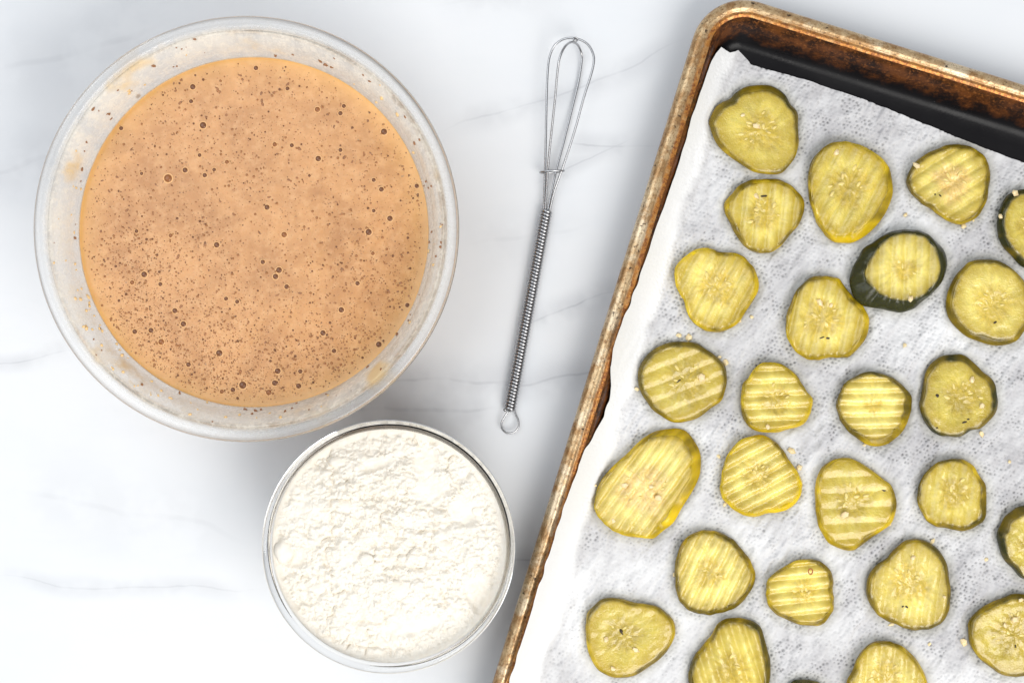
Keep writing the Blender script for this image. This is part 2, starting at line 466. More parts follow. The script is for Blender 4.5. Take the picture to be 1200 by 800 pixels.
# ------------------------------------------------------------------ pickle outlines, read off the photograph
# id: (crop origin x, y, crop scale, outline, ridge angle deg or None, ridge pitch px, face inset px, face shift px, core centre(crop), core radius px, tone, rind darkness)
PK = [
 dict(id="seedy", o=(780, 80, 5.714), pts=[(300,380),(310,320),(340,265),(385,232),(440,205),(470,170),(540,130),(650,120),(720,130),(790,175),(830,240),(875,290),(882,380),(885,480),(870,580),(820,650),(770,695),(700,705),(600,690),(530,655),(480,620),(400,560),(340,490)],
      ridge=None, inset=6, sh=(1.5, 0.5), core=(640, 430), cr=26, tone=.45, dark=.55, seeds=16,
      label="smooth seedy pickle slice nearest the tray's upper left corner", short="the seedy slice by the tray corner"),
 dict(id="small_top", o=(780, 210, 5.714), pts=[(400,190),(410,150),(450,100),(490,50),(560,15),(640,5),(730,5),(790,20),(850,55),(890,95),(920,150),(920,210),(890,290),(850,350),(800,400),(760,450),(700,485),(640,490),(580,475),(520,430),(480,370),(430,280),(405,230)],
      ridge=84, pitch=15, inset=4, sh=(0, 1), core=(650, 230), cr=20, tone=.6, dark=.3, seeds=10,
      label="small ridged pickle slice with a dark slit near its top, under the seedy slice", short="the small slice with a top slit"),
 dict(id="triangular", o=(780, 280, 6.667), pts=[(80,240),(100,200),(150,150),(210,100),(270,80),(370,85),(410,108),(480,112),(560,120),(610,145),(650,185),(690,240),(712,300),(720,370),(705,430),(670,490),(620,560),(570,640),(510,690),(440,718),(380,718),(310,705),(250,675),(200,625),(170,560),(150,480),(120,430),(90,370),(78,300)],
      ridge=62, pitch=14.5, inset=3, sh=(-1, 0), core=(410, 370), cr=24, tone=.7, dark=.15, seeds=16,
      label="bright yellow three-cornered pickle slice with a bite-like notch on its left edge", short="the three-cornered notched slice"),
 dict(id="big_oval", o=(680, 490, 5.333), pts=[(100,560),(110,490),(140,390),(200,310),(300,220),(350,170),(410,120),(470,85),(550,70),(620,68),(670,90),(700,130),(740,200),(750,260),(745,340),(720,410),(680,480),(630,560),(580,650),(510,705),(460,745),(400,742),(330,735),(280,728),(220,700),(160,655),(120,610)],
      ridge=54, pitch=11.5, inset=8, sh=(-5, 1.5), core=(400, 450), cr=30, tone=.9, dark=.12, seeds=20,
      label="largest pickle slice, a slanting yellow oval with orange seedy middle by the tray's left edge", short="the large slanting oval slice"),
 dict(id="round_olive", o=(740, 330, 4.705), pts=[(40,540),(50,470),(90,410),(140,370),(200,342),(270,335),(350,342),(410,375),(460,410),(500,450),(520,500),(522,560),(505,620),(480,660),(430,700),(380,740),(320,765),(240,770),(190,750),(130,710),(90,660),(55,610)],
      ridge=22, pitch=17, amp=.6, inset=4, sh=(0, 0), core=(310, 540), cr=30, tone=.3, dark=.5, seeds=14,
      label="round olive pickle slice with two pale bits touching its top edge", short="the round olive slice"),
 dict(id="humped", o=(850, 400, 5.714), pts=[(110,420),(125,290),(160,250),(190,200),(230,160),(280,145),(370,155),(430,190),(480,240),(510,290),(545,340),(575,370),(580,420),(565,480),(540,530),(500,560),(440,580),(350,600),(270,605),(200,590),(150,550),(120,490)],
      ridge=2, pitch=14.5, inset=3, sh=(-.5, -.5), core=(330, 390), cr=18, tone=.62, dark=.25, seeds=7,
      label="small humped pickle slice with level ridges and a blunt nose pointing right", short="the humped slice"),
 dict(id="level_round", o=(850, 400, 5.714), pts=[(750,420),(770,360),(800,300),(850,255),(920,220),(1000,212),(1080,230),(1140,260),(1207,320),(1237,360),(1242,420),(1232,490),(1207,560),(1167,620),(1107,665),(1047,690),(977,690),(910,660),(840,610),(790,550),(765,490)],
      ridge=1, pitch=13.5, inset=6, sh=(-1.5, -2), core=(990, 430), cr=10, tone=.85, dark=.45, seeds=0,
      label="pale round seedless pickle slice with level ridges and yellow lower right edge", short="the pale seedless slice"),
 dict(id="dark_smooth", o=(1000, 400, 5.714), pts=[(450,430),(460,360),(475,280),(490,210),(530,150),(590,105),(650,92),(710,92),(770,115),(820,160),(860,205),(910,240),(945,290),(955,350),(962,410),(945,480),(905,530),(850,575),(790,590),(760,610),(710,632),(650,630),(580,622),(530,595),(490,540),(465,490)],
      ridge=88, pitch=20, amp=.25, inset=5, sh=(0, 1), core=(740, 380), cr=22, tone=.25, dark=.8, seeds=8,
      label="smooth dark-skinned pickle slice with a small round hole and a notch below", short="the dark-skinned slice with a hole"),
 dict(id="tilted_ridges", o=(830, 500, 5.0), pts=[(75,330),(90,250),(110,180),(150,120),(200,75),(270,55),(330,58),(390,90),(430,130),(460,180),(490,220),(530,280),(545,340),(540,390),(510,440),(460,480),(400,495),(340,500),(270,522),(200,510),(150,480),(100,430),(78,390)],
      ridge=28, pitch=13.5, amp=1.15, inset=3, sh=(-1, -1), core=(300, 290), cr=20, tone=.8, dark=.12, seeds=10,
      label="bright yellow pickle slice with deep slanted ridges, two pale bits at its upper right", short="the deeply ridged yellow slice"),
 dict(id="olive_corner", o=(830, 500, 5.0), pts=[(630,370),(640,310),(665,250),(700,220),(750,195),(820,188),(870,205),(920,235),(970,270),(1020,310),(1065,340),(1090,390),(1098,450),(1085,520),(1060,570),(1010,610),(950,650),(890,695),(850,718),(790,715),(730,690),(690,650),(655,590),(640,520),(632,440)],
      ridge=3, pitch=18, amp=.4, inset=4, sh=(0, -1), core=(840, 440), cr=24, tone=.35, dark=.3, seeds=14,
      label="olive pickle slice with a pale chunk below its middle and a dark fleck at right", short="the olive slice with a dark fleck"),
 dict(id="vertical", o=(1000, 520, 5.714), pts=[(440,350),(450,290),(480,220),(520,170),(580,125),(640,108),(720,108),(780,135),(820,180),(860,240),(885,290),(890,380),(885,470),(865,520),(820,545),(770,572),(690,575),(620,555),(550,545),(500,510),(460,450),(442,400)],
      ridge=80, pitch=14, amp=.6, inset=4, sh=(-1.5, -1), core=(680, 330), cr=20, tone=.42, dark=.4, seeds=5,
      label="small pickle slice with faint upright ridges and a flat cut lower right side", short="the slice with a flat cut side"),
 dict(id="glossy_olive", o=(670, 660, 5.714), pts=[(100,400),(110,340),(150,290),(200,245),(260,232),(330,240),(420,265),(500,275),(570,290),(620,330),(670,380),(688,440),(680,500),(650,560),(600,620),(540,665),(480,710),(420,745),(340,758),(270,750),(200,720),(160,680),(130,620),(110,550),(103,470)],
      ridge=None, inset=3, sh=(-.5, 0), core=(340, 480), cr=22, tone=.2, dark=.3, seeds=5,
      label="smooth glossy olive pickle slice with a small pit, in the tray's lower left", short="the glossy olive slice"),
 dict(id="oak", o=(780, 600, 5.714), pts=[(68,420),(70,350),(90,260),(120,200),(170,155),(240,128),(320,128),(380,145),(440,180),(490,230),(540,290),(575,350),(595,420),(585,490),(560,540),(510,590),(460,635),(400,660),(300,680),(210,670),(150,640),(100,590),(75,520)],
      ridge=64, pitch=12.5, inset=4, sh=(-2, 0), core=(300, 400), cr=18, tone=.78, dark=.5, seeds=5,
      label="pale round pickle slice with steep ridges and dark skin along its upper right edge", short="the pale steep-ridged slice"),
 dict(id="small_heart", o=(780, 600, 5.714), pts=[(680,520),(690,460),(740,410),(800,370),(870,330),(950,318),(1020,325),(1070,360),(1105,400),(1120,460),(1115,530),(1125,590),(1115,660),(1080,710),(1040,745),(980,752),(880,740),(800,705),(750,680),(700,630),(682,580)],
      ridge=6, pitch=14, inset=3, sh=(-1, 0), core=(930, 540), cr=16, tone=.68, dark=.18, seeds=9,
      label="smallest whole pickle slice, yellow with level ridges and a reddish speck near its top", short="the smallest whole slice"),
 dict(id="jagged", o=(780, 690, 5.714), pts=[(165,540),(180,480),(210,430),(260,370),(310,310),(350,240),(400,205),(480,195),(540,205),(600,230),(640,270),(660,340),(680,420),(695,480),(695,560),(690,640),(670,760),(610,850),(500,890),(380,890),(270,840),(200,750),(165,640)],
      ridge=107, pitch=15, amp=1.1, inset=5, sh=(0, 1), core=(440, 540), cr=22, tone=.5, dark=.55, seeds=4,
      label="pickle slice with a jagged dark top edge, cut off by the photo's bottom", short="the slice with a jagged dark top"),
 dict(id="pale_pear", o=(1000, 630, 6.667), pts=[(110,390),(120,320),(150,260),(200,205),(270,160),(310,110),(360,65),(420,25),(500,15),(570,35),(630,70),(680,125),(720,190),(735,260),(740,340),(755,410),(750,500),(740,570),(700,640),(640,690),(560,712),(480,715),(420,705),(350,675),(270,640),(200,600),(150,530),(120,460)],
      ridge=82, pitch=15, amp=.55, inset=4, sh=(0, 0), core=(440, 340), cr=24, tone=.6, dark=.55, seeds=12,
      label="pale pear-shaped pickle slice with two black specks near its bottom", short="the pale pear-shaped slice"),
 dict(id="bottom_yellow", o=(900, 720, 6.0), pts=[(560,480),(600,400),(630,320),(680,250),(740,200),(810,188),(880,200),(950,235),(1010,290),(1050,340),(1085,400),(1115,480),(1115,580),(1060,680),(900,720),(700,680),(580,590)],
      ridge=84, pitch=15, amp=.6, inset=4, sh=(0, 0), core=(830, 430), cr=20, tone=.62, dark=.3, seeds=9,
      label="yellow pickle slice half out of the photo, below the pale pear-shaped slice", short="the yellow slice at the bottom edge"),
 dict(id="sliver", o=(900, 720, 6.0), pts=[(150,500),(200,464),(270,462),(330,470),(370,490),(415,540),(420,620),(400,720),(300,780),(180,760),(120,660),(115,560)],
      ridge=60, pitch=14, inset=4, sh=(0, 3), core=(270, 620), cr=16, tone=.4, dark=.8, seeds=0,
      label="pickle slice showing only a dark sliver at the photo's bottom edge", short="the sliver at the bottom edge"),
 dict(id="seedy_right", o=(1100, 680, 6.667), pts=[(240,360),(250,310),(300,250),(370,200),(440,165),(510,140),(560,115),(620,108),(700,120),(800,150),(880,230),(910,350),(900,500),(840,620),(760,700),(640,742),(550,740),(470,715),(420,680),(370,640),(310,590),(270,530),(245,450)],
      ridge=None, inset=5, sh=(1, 1), core=(590, 420), cr=30, tone=.22, dark=.6, seeds=14,
      label="large smooth olive pickle slice strewn with pale seeds at the photo's lower right corner", short="the olive slice at lower right"),
 dict(id="thick_right", o=(1100, 560, 6.667), pts=[(460,440),(490,370),(520,310),(570,265),(640,225),(720,225),(820,270),(880,370),(890,500),(860,640),(800,740),(720,790),(640,765),(570,690),(510,620),(480,540)],
      ridge=None, inset=6, sh=(4, 3), core=(720, 530), cr=16, tone=.3, dark=.9, seeds=6, thick=6.5,
      label="thick brown-skinned pickle slice at the photo's right edge, above the large smooth olive slice", short="the thick brown-skinned slice"),
 dict(id="thick_upper_right", o=(1100, 200, 6.667), pts=[(470,500),(465,400),(480,310),(520,220),(570,180),(640,155),(740,160),(830,220),(880,330),(890,460),(870,600),(800,720),(720,760),(650,740),(580,670),(510,590)],
      ridge=75, pitch=20, amp=.3, inset=5, sh=(4, 0), core=(720, 450), cr=18, tone=.3, dark=.9, seeds=6, thick=6.5,
      label="brown-skinned pickle slice cut by the photo's right edge, two pale crumbs on its rim", short="the brown slice at upper right"),
 dict(id="tall_oval", o=(930, 150, 5.333), pts=[(95,330),(105,260),(130,195),(180,140),(230,105),(280,93),(350,98),(420,115),(480,145),(540,185),(580,230),(605,280),(615,370),(610,430),(580,510),(540,580),(480,640),(430,680),(370,708),(290,712),(230,695),(190,650),(150,590),(120,500),(100,420)],
      ridge=62, pitch=15, inset=6, sh=(-1, -3), core=(350, 370), cr=26, tone=.5, dark=.35, seeds=14, thick=6,
      label="large upright oval pickle slice with broad golden rim, above the black-skinned slice", short="the large upright oval slice"),
 dict(id="upper_right", o=(990, 130, 5.714), pts=[(420,470),(430,420),(460,370),(500,330),(560,285),(620,260),(690,235),(760,230),(840,245),(900,275),(940,320),(960,380),(968,440),(955,520),(950,580),(920,650),(880,710),(810,745),(750,755),(690,730),(640,700),(590,660),(530,625),(480,580),(440,530)],
      ridge=32, pitch=15, inset=4, sh=(0, -1), core=(720, 480), cr=22, tone=.66, dark=.5, seeds=12,
      label="pickle slice with broad slanted ridges and orange centre below the tray's bare black strip", short="the orange-centred slice"),
 dict(id="black", o=(990, 250, 5.0), pts=[(30,390),(50,320),(80,260),(110,210),(180,165),(240,125),(310,105),(380,100),(440,110),(500,145),(545,190),(580,240),(592,300),(580,360),(545,420),(510,460),(460,500),(400,550),(330,575),(270,570),(200,555),(110,540),(70,510),(45,460)],
      face=[(110,350),(140,280),(200,190),(260,140),(330,115),(400,115),(470,135),(530,190),(555,260),(570,330),(540,400),(480,470),(400,507),(330,512),(260,497),(190,462),(135,405)],
      ridge=88, pitch=14.5, inset=4, sh=(0, 0), core=(350, 330), cr=14, tone=.7, dark=1.6, seeds=3, thick=9,
      label="end slice of pickle with thick black-green skin around a pale ridged face", short="the black-skinned slice"),
 dict(id="pale_round", o=(990, 250, 5.0), pts=[(600,560),(600,500),(620,430),(660,360),(700,320),(730,290),(790,275),(870,275),(930,295),(990,340),(1040,390),(1075,460),(1085,560),(1075,640),(1040,700),(1000,745),(930,765),(860,765),(790,745),(720,720),(660,670),(620,620)],
      ridge=None, inset=6, sh=(2, -1), core=(870, 540), cr=24, tone=.7, dark=.6, seeds=14,
      label="smooth pale round pickle slice with a star of seeds, right of the black-skinned slice", short="the pale slice with seed star"),
 dict(id="slit", o=(880, 300, 6.155), pts=[(260,480),(265,420),(300,330),(330,260),(380,200),(420,165),(480,152),(560,152),(630,165),(665,205),(710,270),(770,330),(820,390),(845,450),(840,530),(820,590),(780,650),(730,700),(680,728),(590,725),(530,730),(480,745),(410,735),(340,690),(290,630),(265,550)],
      ridge=77, pitch=15, inset=4, sh=(-1, 0), core=(510, 460), cr=24, tone=.66, dark=.35, seeds=12,
      label="ridged pickle slice with two pale chunks and a dark slit, left of the black-skinned slice", short="the slice with pale chunks and slit"),
]
ZT = 0.0030
for k in PK:
    ox, oy, s = k["o"]
    k["pix"] = np.array([(ox + x / s, oy + y / s) for x, y in k["pts"]])
    k["cpx"] = k["pix"].mean(0)
    k["corepx"] = np.array([ox + k["core"][0] / s, oy + k["core"][1] / s])
    if "face" in k: k["facepx"] = np.array([(ox + x / s, oy + y / s) for x, y in k["face"]])

# ------------------------------------------------------------------ paper towel
def towel_height(u, v):
    """height of the paper at pan coordinates, metres"""
    U = u * 1000; Vv = v * 1000
    base = np.maximum(pan_z(u) + 0.0009, 0.0245 * np.clip((31 - U) / 22.5, 0, 1.04) ** 2 + 0.0018)
    base = np.maximum(base, 0.0025)
    # soft waves and creases of damp paper, running up to the right
    a = R(103); s_ = U * math.cos(a) + Vv * math.sin(a); t_ = -U * math.sin(a) + Vv * math.cos(a)
    w = 1.5 * (fbm(t_ / 26, s_ / 85, 3, 11) - .5) + 3.2 * (fbm(t_ / 9.0, s_ / 30, 3, 23) - .5)
    w2 = fbm(t_ / 3.4, s_ / 15, 2, 31); w += 0.62 * (1 - np.abs(2 * w2 - 1)) ** 2.5 * sstep(.38, .6, fbm(t_ / 30, s_ / 40, 2, 37)) + 1.5 * (fbm(t_ / 2.4, s_ / 6, 2, 33) - .5)
    flap = sstep(34, 14, U)
    w = w * (1 - 0.75 * flap) + flap * 0.9 * np.sin(Vv / 17 + 3 * vnoise(Vv / 40, U * 0, 4))
    return base + 0.001 * np.maximum(w, -0.6 + 0.6 * flap)

ye = np.array([40, 55, 80, 140, 200, 300, 350, 385, 405, 425, 445, 462, 480, 500, 520, 560, 640, 700, 800, 900])
de = np.array([17, 14.0, 12.6, 11.9, 12.0, 10.8, 9.6, 8.0, 7.6, 9.5, 13.4, 14.6, 14.6, 12.2, 10.0, 8.2, 7.6, 7.7, 7.9, 8.0])
ve = np.array([pix2pan(820 - .3045 * (y - 30), y, 0.015)[1] for y in ye])
tp = [(838, 58), (847, 53), (858, 63), (866, 71), (920, 86), (1000, 112), (1060, 136), (1100, 152), (1200, 191), (1300, 226), (1400, 262)]
ut, vt = zip(*[pix2pan(x, y, 0.004) for x, y in tp])
def paper_towel():
    nu, nv = 490, 680
    s = np.linspace(0, 1, nu)[None, :]; t = np.linspace(0, 1, nv)[:, None]
    un = 0.008 + (0.300 - 0.008) * s
    v0 = np.interp(un, ut, vt) + 0.0005 * (vnoise(un * 1000 / 22, un * 0, 3) - .5)
    v = v0 + (0.425 - v0) * t
    ue = np.interp(v, ve, de) / 1000 + 0.0010 * (vnoise(v * 1000 / 6, v * 0, 8) - .5)
    u = ue + (0.300 - ue) * s
    z = towel_height(u, v)
    # press under each slice
    W = pan2w(u, v, z); px = W[..., 0] / K * H / (H - .003) + 600; py = 400 - W[..., 1] / K * H / (H - .003)
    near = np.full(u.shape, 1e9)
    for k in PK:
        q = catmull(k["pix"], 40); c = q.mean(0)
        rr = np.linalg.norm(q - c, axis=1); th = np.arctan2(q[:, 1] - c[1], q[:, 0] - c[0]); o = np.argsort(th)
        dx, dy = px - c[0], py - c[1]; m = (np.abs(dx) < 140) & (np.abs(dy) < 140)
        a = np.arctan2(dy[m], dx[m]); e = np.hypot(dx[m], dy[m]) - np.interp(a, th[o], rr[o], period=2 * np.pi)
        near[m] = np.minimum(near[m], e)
        zc = k["zt"] if "zt" in k else None
        if zc is not None:
            f = sstep(9, -2, e); z[m] = z[m] * (1 - f) + (zc - 0.0004) * f
    # embossed pattern of small dimples (hexagonal, 2.2 mm)
    p = 2.25; U = u * 1000; Vv = v * 1000
    U = U + 1.1 * (fbm(u * 60, v * 60, 2, 51) - .5); Vv = Vv + 1.1 * (fbm(u * 60, v * 60, 2, 52) - .5)
    best = np.full(u.shape, 9.0)
    row = np.round(Vv / (p * .866))
    for dr in (-1, 0, 1):
        r_ = row + dr; off = np.where(r_ % 2 == 0, 0, p / 2); cidx = np.round((U - off) / p)
        jx = 0.9 * (hash2(cidx + 500, r_ + 500, 1) - .5); jy = 0.9 * (hash2(cidx + 500, r_ + 500, 2) - .5)
        dd = np.hypot(U - off - cidx * p - jx, Vv - r_ * p * .866 - jy); dd = dd + 0.55 * (hash2(cidx + 500, r_ + 500, 3) - .35)
        best = np.minimum(best, dd)
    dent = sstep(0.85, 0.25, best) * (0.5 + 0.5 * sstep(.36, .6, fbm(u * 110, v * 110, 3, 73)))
    W = pan2w(u, v, z)
    a = R(103); s_ = u * math.cos(a) + v * math.sin(a); t_ = -u * math.sin(a) + v * math.cos(a)
    wet_grey = 0.68 + 0.9 * (fbm(u * 22, v * 22, 3, 61) - .5) + 0.45 * (fbm(t_ * 120, s_ * 55, 3, 62) - .5) + 0.3 * (fbm(t_ * 420, s_ * 200, 2, 64) - .5)
    wet_grey = wet_grey + 0.16 * sstep(16, 0, near)  # paper turns greyer in a ring close round each slice
    U0 = u * 1000; lim = np.interp(v, [0, .1, .2, .3, .36, .42], [22, 24, 25, 22, 25, 29]) + 7 * (fbm(v * 45, u * 45, 3, 63) - .5)
    wet_grey = np.clip(wet_grey, 0, 1) * sstep(lim - 3, lim + 3, U0)
    z = z - 0.00070 * dent * (0.35 + 0.65 * sstep(lim - 8, lim + 2, U0))
    W = pan2w(u, v, z)
    dry = np.array([0.87, 0.87, 0.87]); wt = np.array([0.45, 0.44, 0.45])
    col = dry + (wt - dry) * wet_grey[..., None]
    hole = (dent ** 1.5) * (0.15 + 0.85 * wet_grey) * (0.25 + 0.75 * sstep(.35, .65, fbm(u * 150, v * 150, 2, 71))) * sstep(lim - 3, lim + 3, U0)
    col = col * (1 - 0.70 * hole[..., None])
    tint = 0.10 * sstep(16, 0, near) * wet_grey
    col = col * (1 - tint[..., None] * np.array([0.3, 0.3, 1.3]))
    F = grid_faces(nv, nu)[:, ::-1]
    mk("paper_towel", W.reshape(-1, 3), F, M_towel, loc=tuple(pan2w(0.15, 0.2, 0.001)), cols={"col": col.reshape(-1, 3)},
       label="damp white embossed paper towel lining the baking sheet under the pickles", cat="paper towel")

# ------------------------------------------------------------------ pickles
TOPS = {}
def rind_colors(dark, ang, s, seed):
    n = fbm(np.cos(ang) * 1.6 + 40, np.sin(ang) * 1.6 + s * .5 + seed, 3, seed); n2 = fbm(ang * 7 + 90, s * 5 + seed, 3, seed + 9)
    f = np.clip(dark + 0.20 + 1.4 * (n - .5) + 0.35 * (n2 - .5), 0, 1.3)[..., None]
    y = np.array([0.78, 0.54, 0.018]); ol = np.array([0.22, 0.15, 0.008]); bk = np.array([0.036, 0.037, 0.009])
    return np.where(f < .65, y + (ol - y) * np.clip(f / .65, 0, 1), ol + (bk - ol) * np.clip((f - .65) / .6, 0, 1))

def pickle(k, idx):
    N = 112; M = 30
    thick = k.get("thick", 5.0) / 1000
    zb = k["zt"]
    op = catmull(k["pix"], N)
    cpx = op.mean(0)
    if "facepx" in k:
        fp0 = catmull(k["facepx"], 400); cf = fp0.mean(0)
        rr = np.linalg.norm(fp0 - cf, axis=1); th = np.arctan2(fp0[:, 1] - cf[1], fp0[:, 0] - cf[0]); o = np.argsort(th)
        # same count of points, matched by direction from the face centre
        a = np.arctan2(op[:, 1] - cf[1], op[:, 0] - cf[0]); r_ = np.interp(a, th[o], rr[o], period=2 * np.pi)
        fp = cf + np.stack([np.cos(a), np.sin(a)], 1) * r_[:, None]
    else:
        d = op - cpx; L = np.linalg.norm(d, axis=1)[:, None]
        ins = k["inset"] * (0.22 + 0.35 * (1 + np.sin(2 * np.pi * np.arange(N) / N + idx * 1.7)) * .5 + 0.42 * vnoise(np.arange(N) / 6.0, np.zeros(N), idx))[:, None]
        fp = cpx + d * (1 - ins / L) + np.array(k["sh"])
    zt = zb + thick
    out = P(op[:, 0][:, None] * 0 + op[:, 0][:, None], op[:, 1][:, None], zb + .002) if False else np.stack([P(x, y, zb + .002) for x, y in op])[:, :2]
    fac = np.stack([P(x, y, zt) for x, y in fp])[:, :2]
    cen = fac.mean(0)
    loc = (float(cen[0]), float(cen[1]), float(zb))
    mm = K
    ra = R(k["ridge"]) if k["ridge"] is not None else 0
    amp = 0.00105 * k.get("amp", 1.0) if k["ridge"] is not None else 0.0
    pitch = k.get("pitch", 15) * mm
    core = P(*k["corepx"], zt)[:2]; cr = k["cr"] * mm
    sd = idx * 13 + 5
    def top(x, y):
        x = np.asarray(x); y = np.asarray(y)
        q = -(x - cen[0]) * math.sin(ra) + (y - cen[1]) * math.cos(ra)
        al = (x - cen[0]) * math.cos(ra) + (y - cen[1]) * math.sin(ra)
        q = q + 0.0006 * (fbm(x * 120, y * 120, 2, sd) - .5)
        h = amp * (2 * np.abs(np.cos(np.pi * q / pitch + sd)) ** 0.85 - 1.25)
        dc = np.hypot(x - core[0], y - core[1]) / cr
        cd = np.exp(-dc * dc * 1.3)
        h = h * (1 - 0.35 * cd) - 0.00035 * cd
        h = h + 0.0009 * (fbm(x * 180, y * 180, 3, sd + 3) - .5) + cd * 0.0011 * (fbm(x * 520, y * 520, 3, sd + 5) - .5)
        return zt + h
    # flesh: closed solid a little inside the skin
    t = np.linspace(0, 1, M); t = 1 - (1 - t) ** 1.25
    G = cen + (fac - cen)[None] * t[:, None, None]
    Z = top(G[..., 0], G[..., 1]); Z[-1] -= 0.0002
    edge_drop = sstep(0.93, 1.0, t)[:, None] * 0.00035; Z = Z - edge_drop
    Z[0] = Z[0].mean()
    V = [np.dstack([G, Z]).reshape(-1, 3)]
    inn = cen + (fac - cen) * 0.985 * 1.0
    low = (out - out.mean(0)) * 0.92 + out.mean(0)
    rows = M
    for f in (0.35, 0.7, 1.0):
        q = inn + (low - inn) * f * 0.9; V.append(np.c_[q, np.full(N, zt - .0009 + (zb + .0003 - zt + .0009) * f)]); rows += 1
    V = np.vstack(V); F = grid_faces(rows, N, True)[:, ::-1].tolist(); F.append([(rows - 1) * N + j for j in range(N)][::-1])
    # colour of the flesh: translucent seedy core, paler ring, greener under the skin
    X, Y = V[:, 0], V[:, 1]
    ex = np.concatenate([np.repeat(t, N), np.ones(3 * N)])
    ang = np.arctan2(Y - core[1], X - core[0]); dc = np.hypot(X - core[0], Y - core[1]) / cr
    fib = fbm(ang * 6 + 30, dc * 1.4, 3, sd)
    tone = k["tone"]
    lobes = 0.22 * np.cos(3 * ang + sd)
    cf = sstep(1.28, 0.62, dc * (1 + lobes * .6) + 0.55 * (fib - .5) + 0.3 * (fbm(X * 300, Y * 300, 3, sd + 1) - .5))
    pale = np.array([0.95, 0.80, 0.23]) * tone + np.array([0.51, 0.39, 0.028]) * (1 - tone)
    corec = np.array([0.66, 0.455, 0.050]) * tone + np.array([0.36, 0.25, 0.016]) * (1 - tone)
    if k["id"] in ("big_oval", "upper_right"): corec = np.array([0.76, 0.50, 0.17])
    under = np.array([0.50, 0.335, 0.005]) * (1 - .55 * min(k["dark"], 1)) + np.array([0.25, 0.185, 0.022]) * .55 * min(k["dark"], 1)
    c = pale + (corec - pale) * (0.75 * cf)[:, None]
    bl = fbm(X * 90, Y * 90, 3, sd + 2); c = c * (0.80 + 0.38 * bl)[:, None]
    fs = fbm(ang * 11 + 80, dc * 2.2, 2, sd + 7); c = c * (0.86 + 0.30 * fs)[:, None]
    gr = fbm(X * 700, Y * 700, 2, sd + 8); c = c * (1 + cf * (.40 * (gr - .5)))[:, None]
    ef = sstep(0.50, 1.0, ex + 0.22 * (fbm(ang * 4 + 60, ex * 3, 3, sd + 4) - .5))
    ag0 = np.arctan2(Y - cen[1], X - cen[0])
    rc0 = rind_colors(k["dark"], ag0 + 3.2, np.zeros(len(X)), sd)
    c = c + (under - c) * (0.85 * ef)[:, None]
    c = c + (rc0 - c) * (0.9 * sstep(0.90, 1.0, ex + 0.06 * (fib - .5)))[:, None]
    root = empty("pickle_slice", k["label"], "pickle slice", loc, "pickle slices laid out on the paper towel")
    mk("flesh", V, F, M_flesh, root, cols={"col": np.clip(c, 0, 1)})
    # skin: a closed ring round the side
    S = np.linspace(0, 1, 9); rr_ = []; cs = []; zr = Z[-1]
    aa = np.arctan2(out[:, 1] - cen[1], out[:, 0] - cen[0])
    lip = cen + (fac - cen) * (1 - 0.0008 / np.linalg.norm(fac - cen, axis=1))[:, None]
    rr_.append(np.c_[lip, zr + .00004]); cs.append(-.1)
    for s in S:
        b = math.sin(min(s / .72, 1) * math.pi / 2) if s < .72 else 1 - 0.35 * ((s - .72) / .28) ** 2
        w = fac + (out - fac) * b
        # thin slices whose side faces away still get a skin of about a millimetre
        dirn = (fac - cen) / np.linalg.norm(fac - cen, axis=1)[:, None]
        wv = 0.00022 * np.cos(2 * np.pi * (-(w[:, 0] - cen[0]) * math.sin(ra) + (w[:, 1] - cen[1]) * math.cos(ra)) / pitch + sd) * (amp > 0)
        w = w + dirn * (0.0003 + wv * (1 - s) + 0.0006 * math.sin(math.pi * min(s * 1.1, 1)) * (vnoise(np.arange(N) / 5.0, np.full(N, s * 3.0), sd)))[:, None]
        rr_.append(np.c_[w, zr * (1 - s) + (zb + 0.0001) * s]); cs.append(s)
    w = lip + (out.mean(0) + (out - out.mean(0)) * 0.88 - lip) * .95
    rr_.append(np.c_[w, np.full(N, zb + .0001)]); cs.append(1.0)
    rr_.append(np.c_[lip + (w - lip) * .4 - (lip - cen) * .02, np.full(N, (zb + zt) / 2)]); cs.append(.5)
    nrow = len(rr_); Vr = np.vstack(rr_); Fr = grid_faces(nrow, N, True)
    lastf = np.array([[(nrow - 1) * N + j, (nrow - 1) * N + (j + 1) % N, (j + 1) % N, j] for j in range(N)])
    Fr = np.vstack([Fr, lastf])[:, ::-1]
    sg = np.repeat(np.array(cs), N); ag = np.tile(aa, nrow)
    mk("rind", Vr, Fr, M_rind, root, cols={"col": rind_colors(k["dark"], ag + 3.2, sg, sd)})
    # seeds lying in the core
    mb = MB()
    for i in range(int(k["seeds"] * .7)):
        a = 2 * math.pi * (i + random.uniform(-.3, .3)) / max(k["seeds"], 1); rad = cr * random.uniform(.25, .92)
        x, y = core[0] + rad * math.cos(a), core[1] + rad * math.sin(a)
        z = float(top(x, y)) + random.uniform(-.0002, .0001); l = random.uniform(.0012, .0021)
        mb.add(*blob((x, y, z), l, l * random.uniform(.36, .5), .00045, a + random.uniform(-.7, .7), 8, 5, .08))
    if mb.n: mk("seeds", mb.verts(), mb.F, M_seed, root, kind="stuff")
    k["root"] = root; k["top"] = top
    k["poly"] = op

for k in PK:
    u, v = zip(*[pix2pan(x, y, ZT) for x, y in k["pix"]]); cu, cv = np.mean(u), np.mean(v)
    uu = np.array(list(u) + [cu]); vv = np.array(list(v) + [cv])
    k["zt"] = float(np.mean(towel_height(cu + (uu - cu) * .7, cv + (vv - cv) * .7)))
paper_towel()
for i, k in enumerate(PK): pickle(k, i)

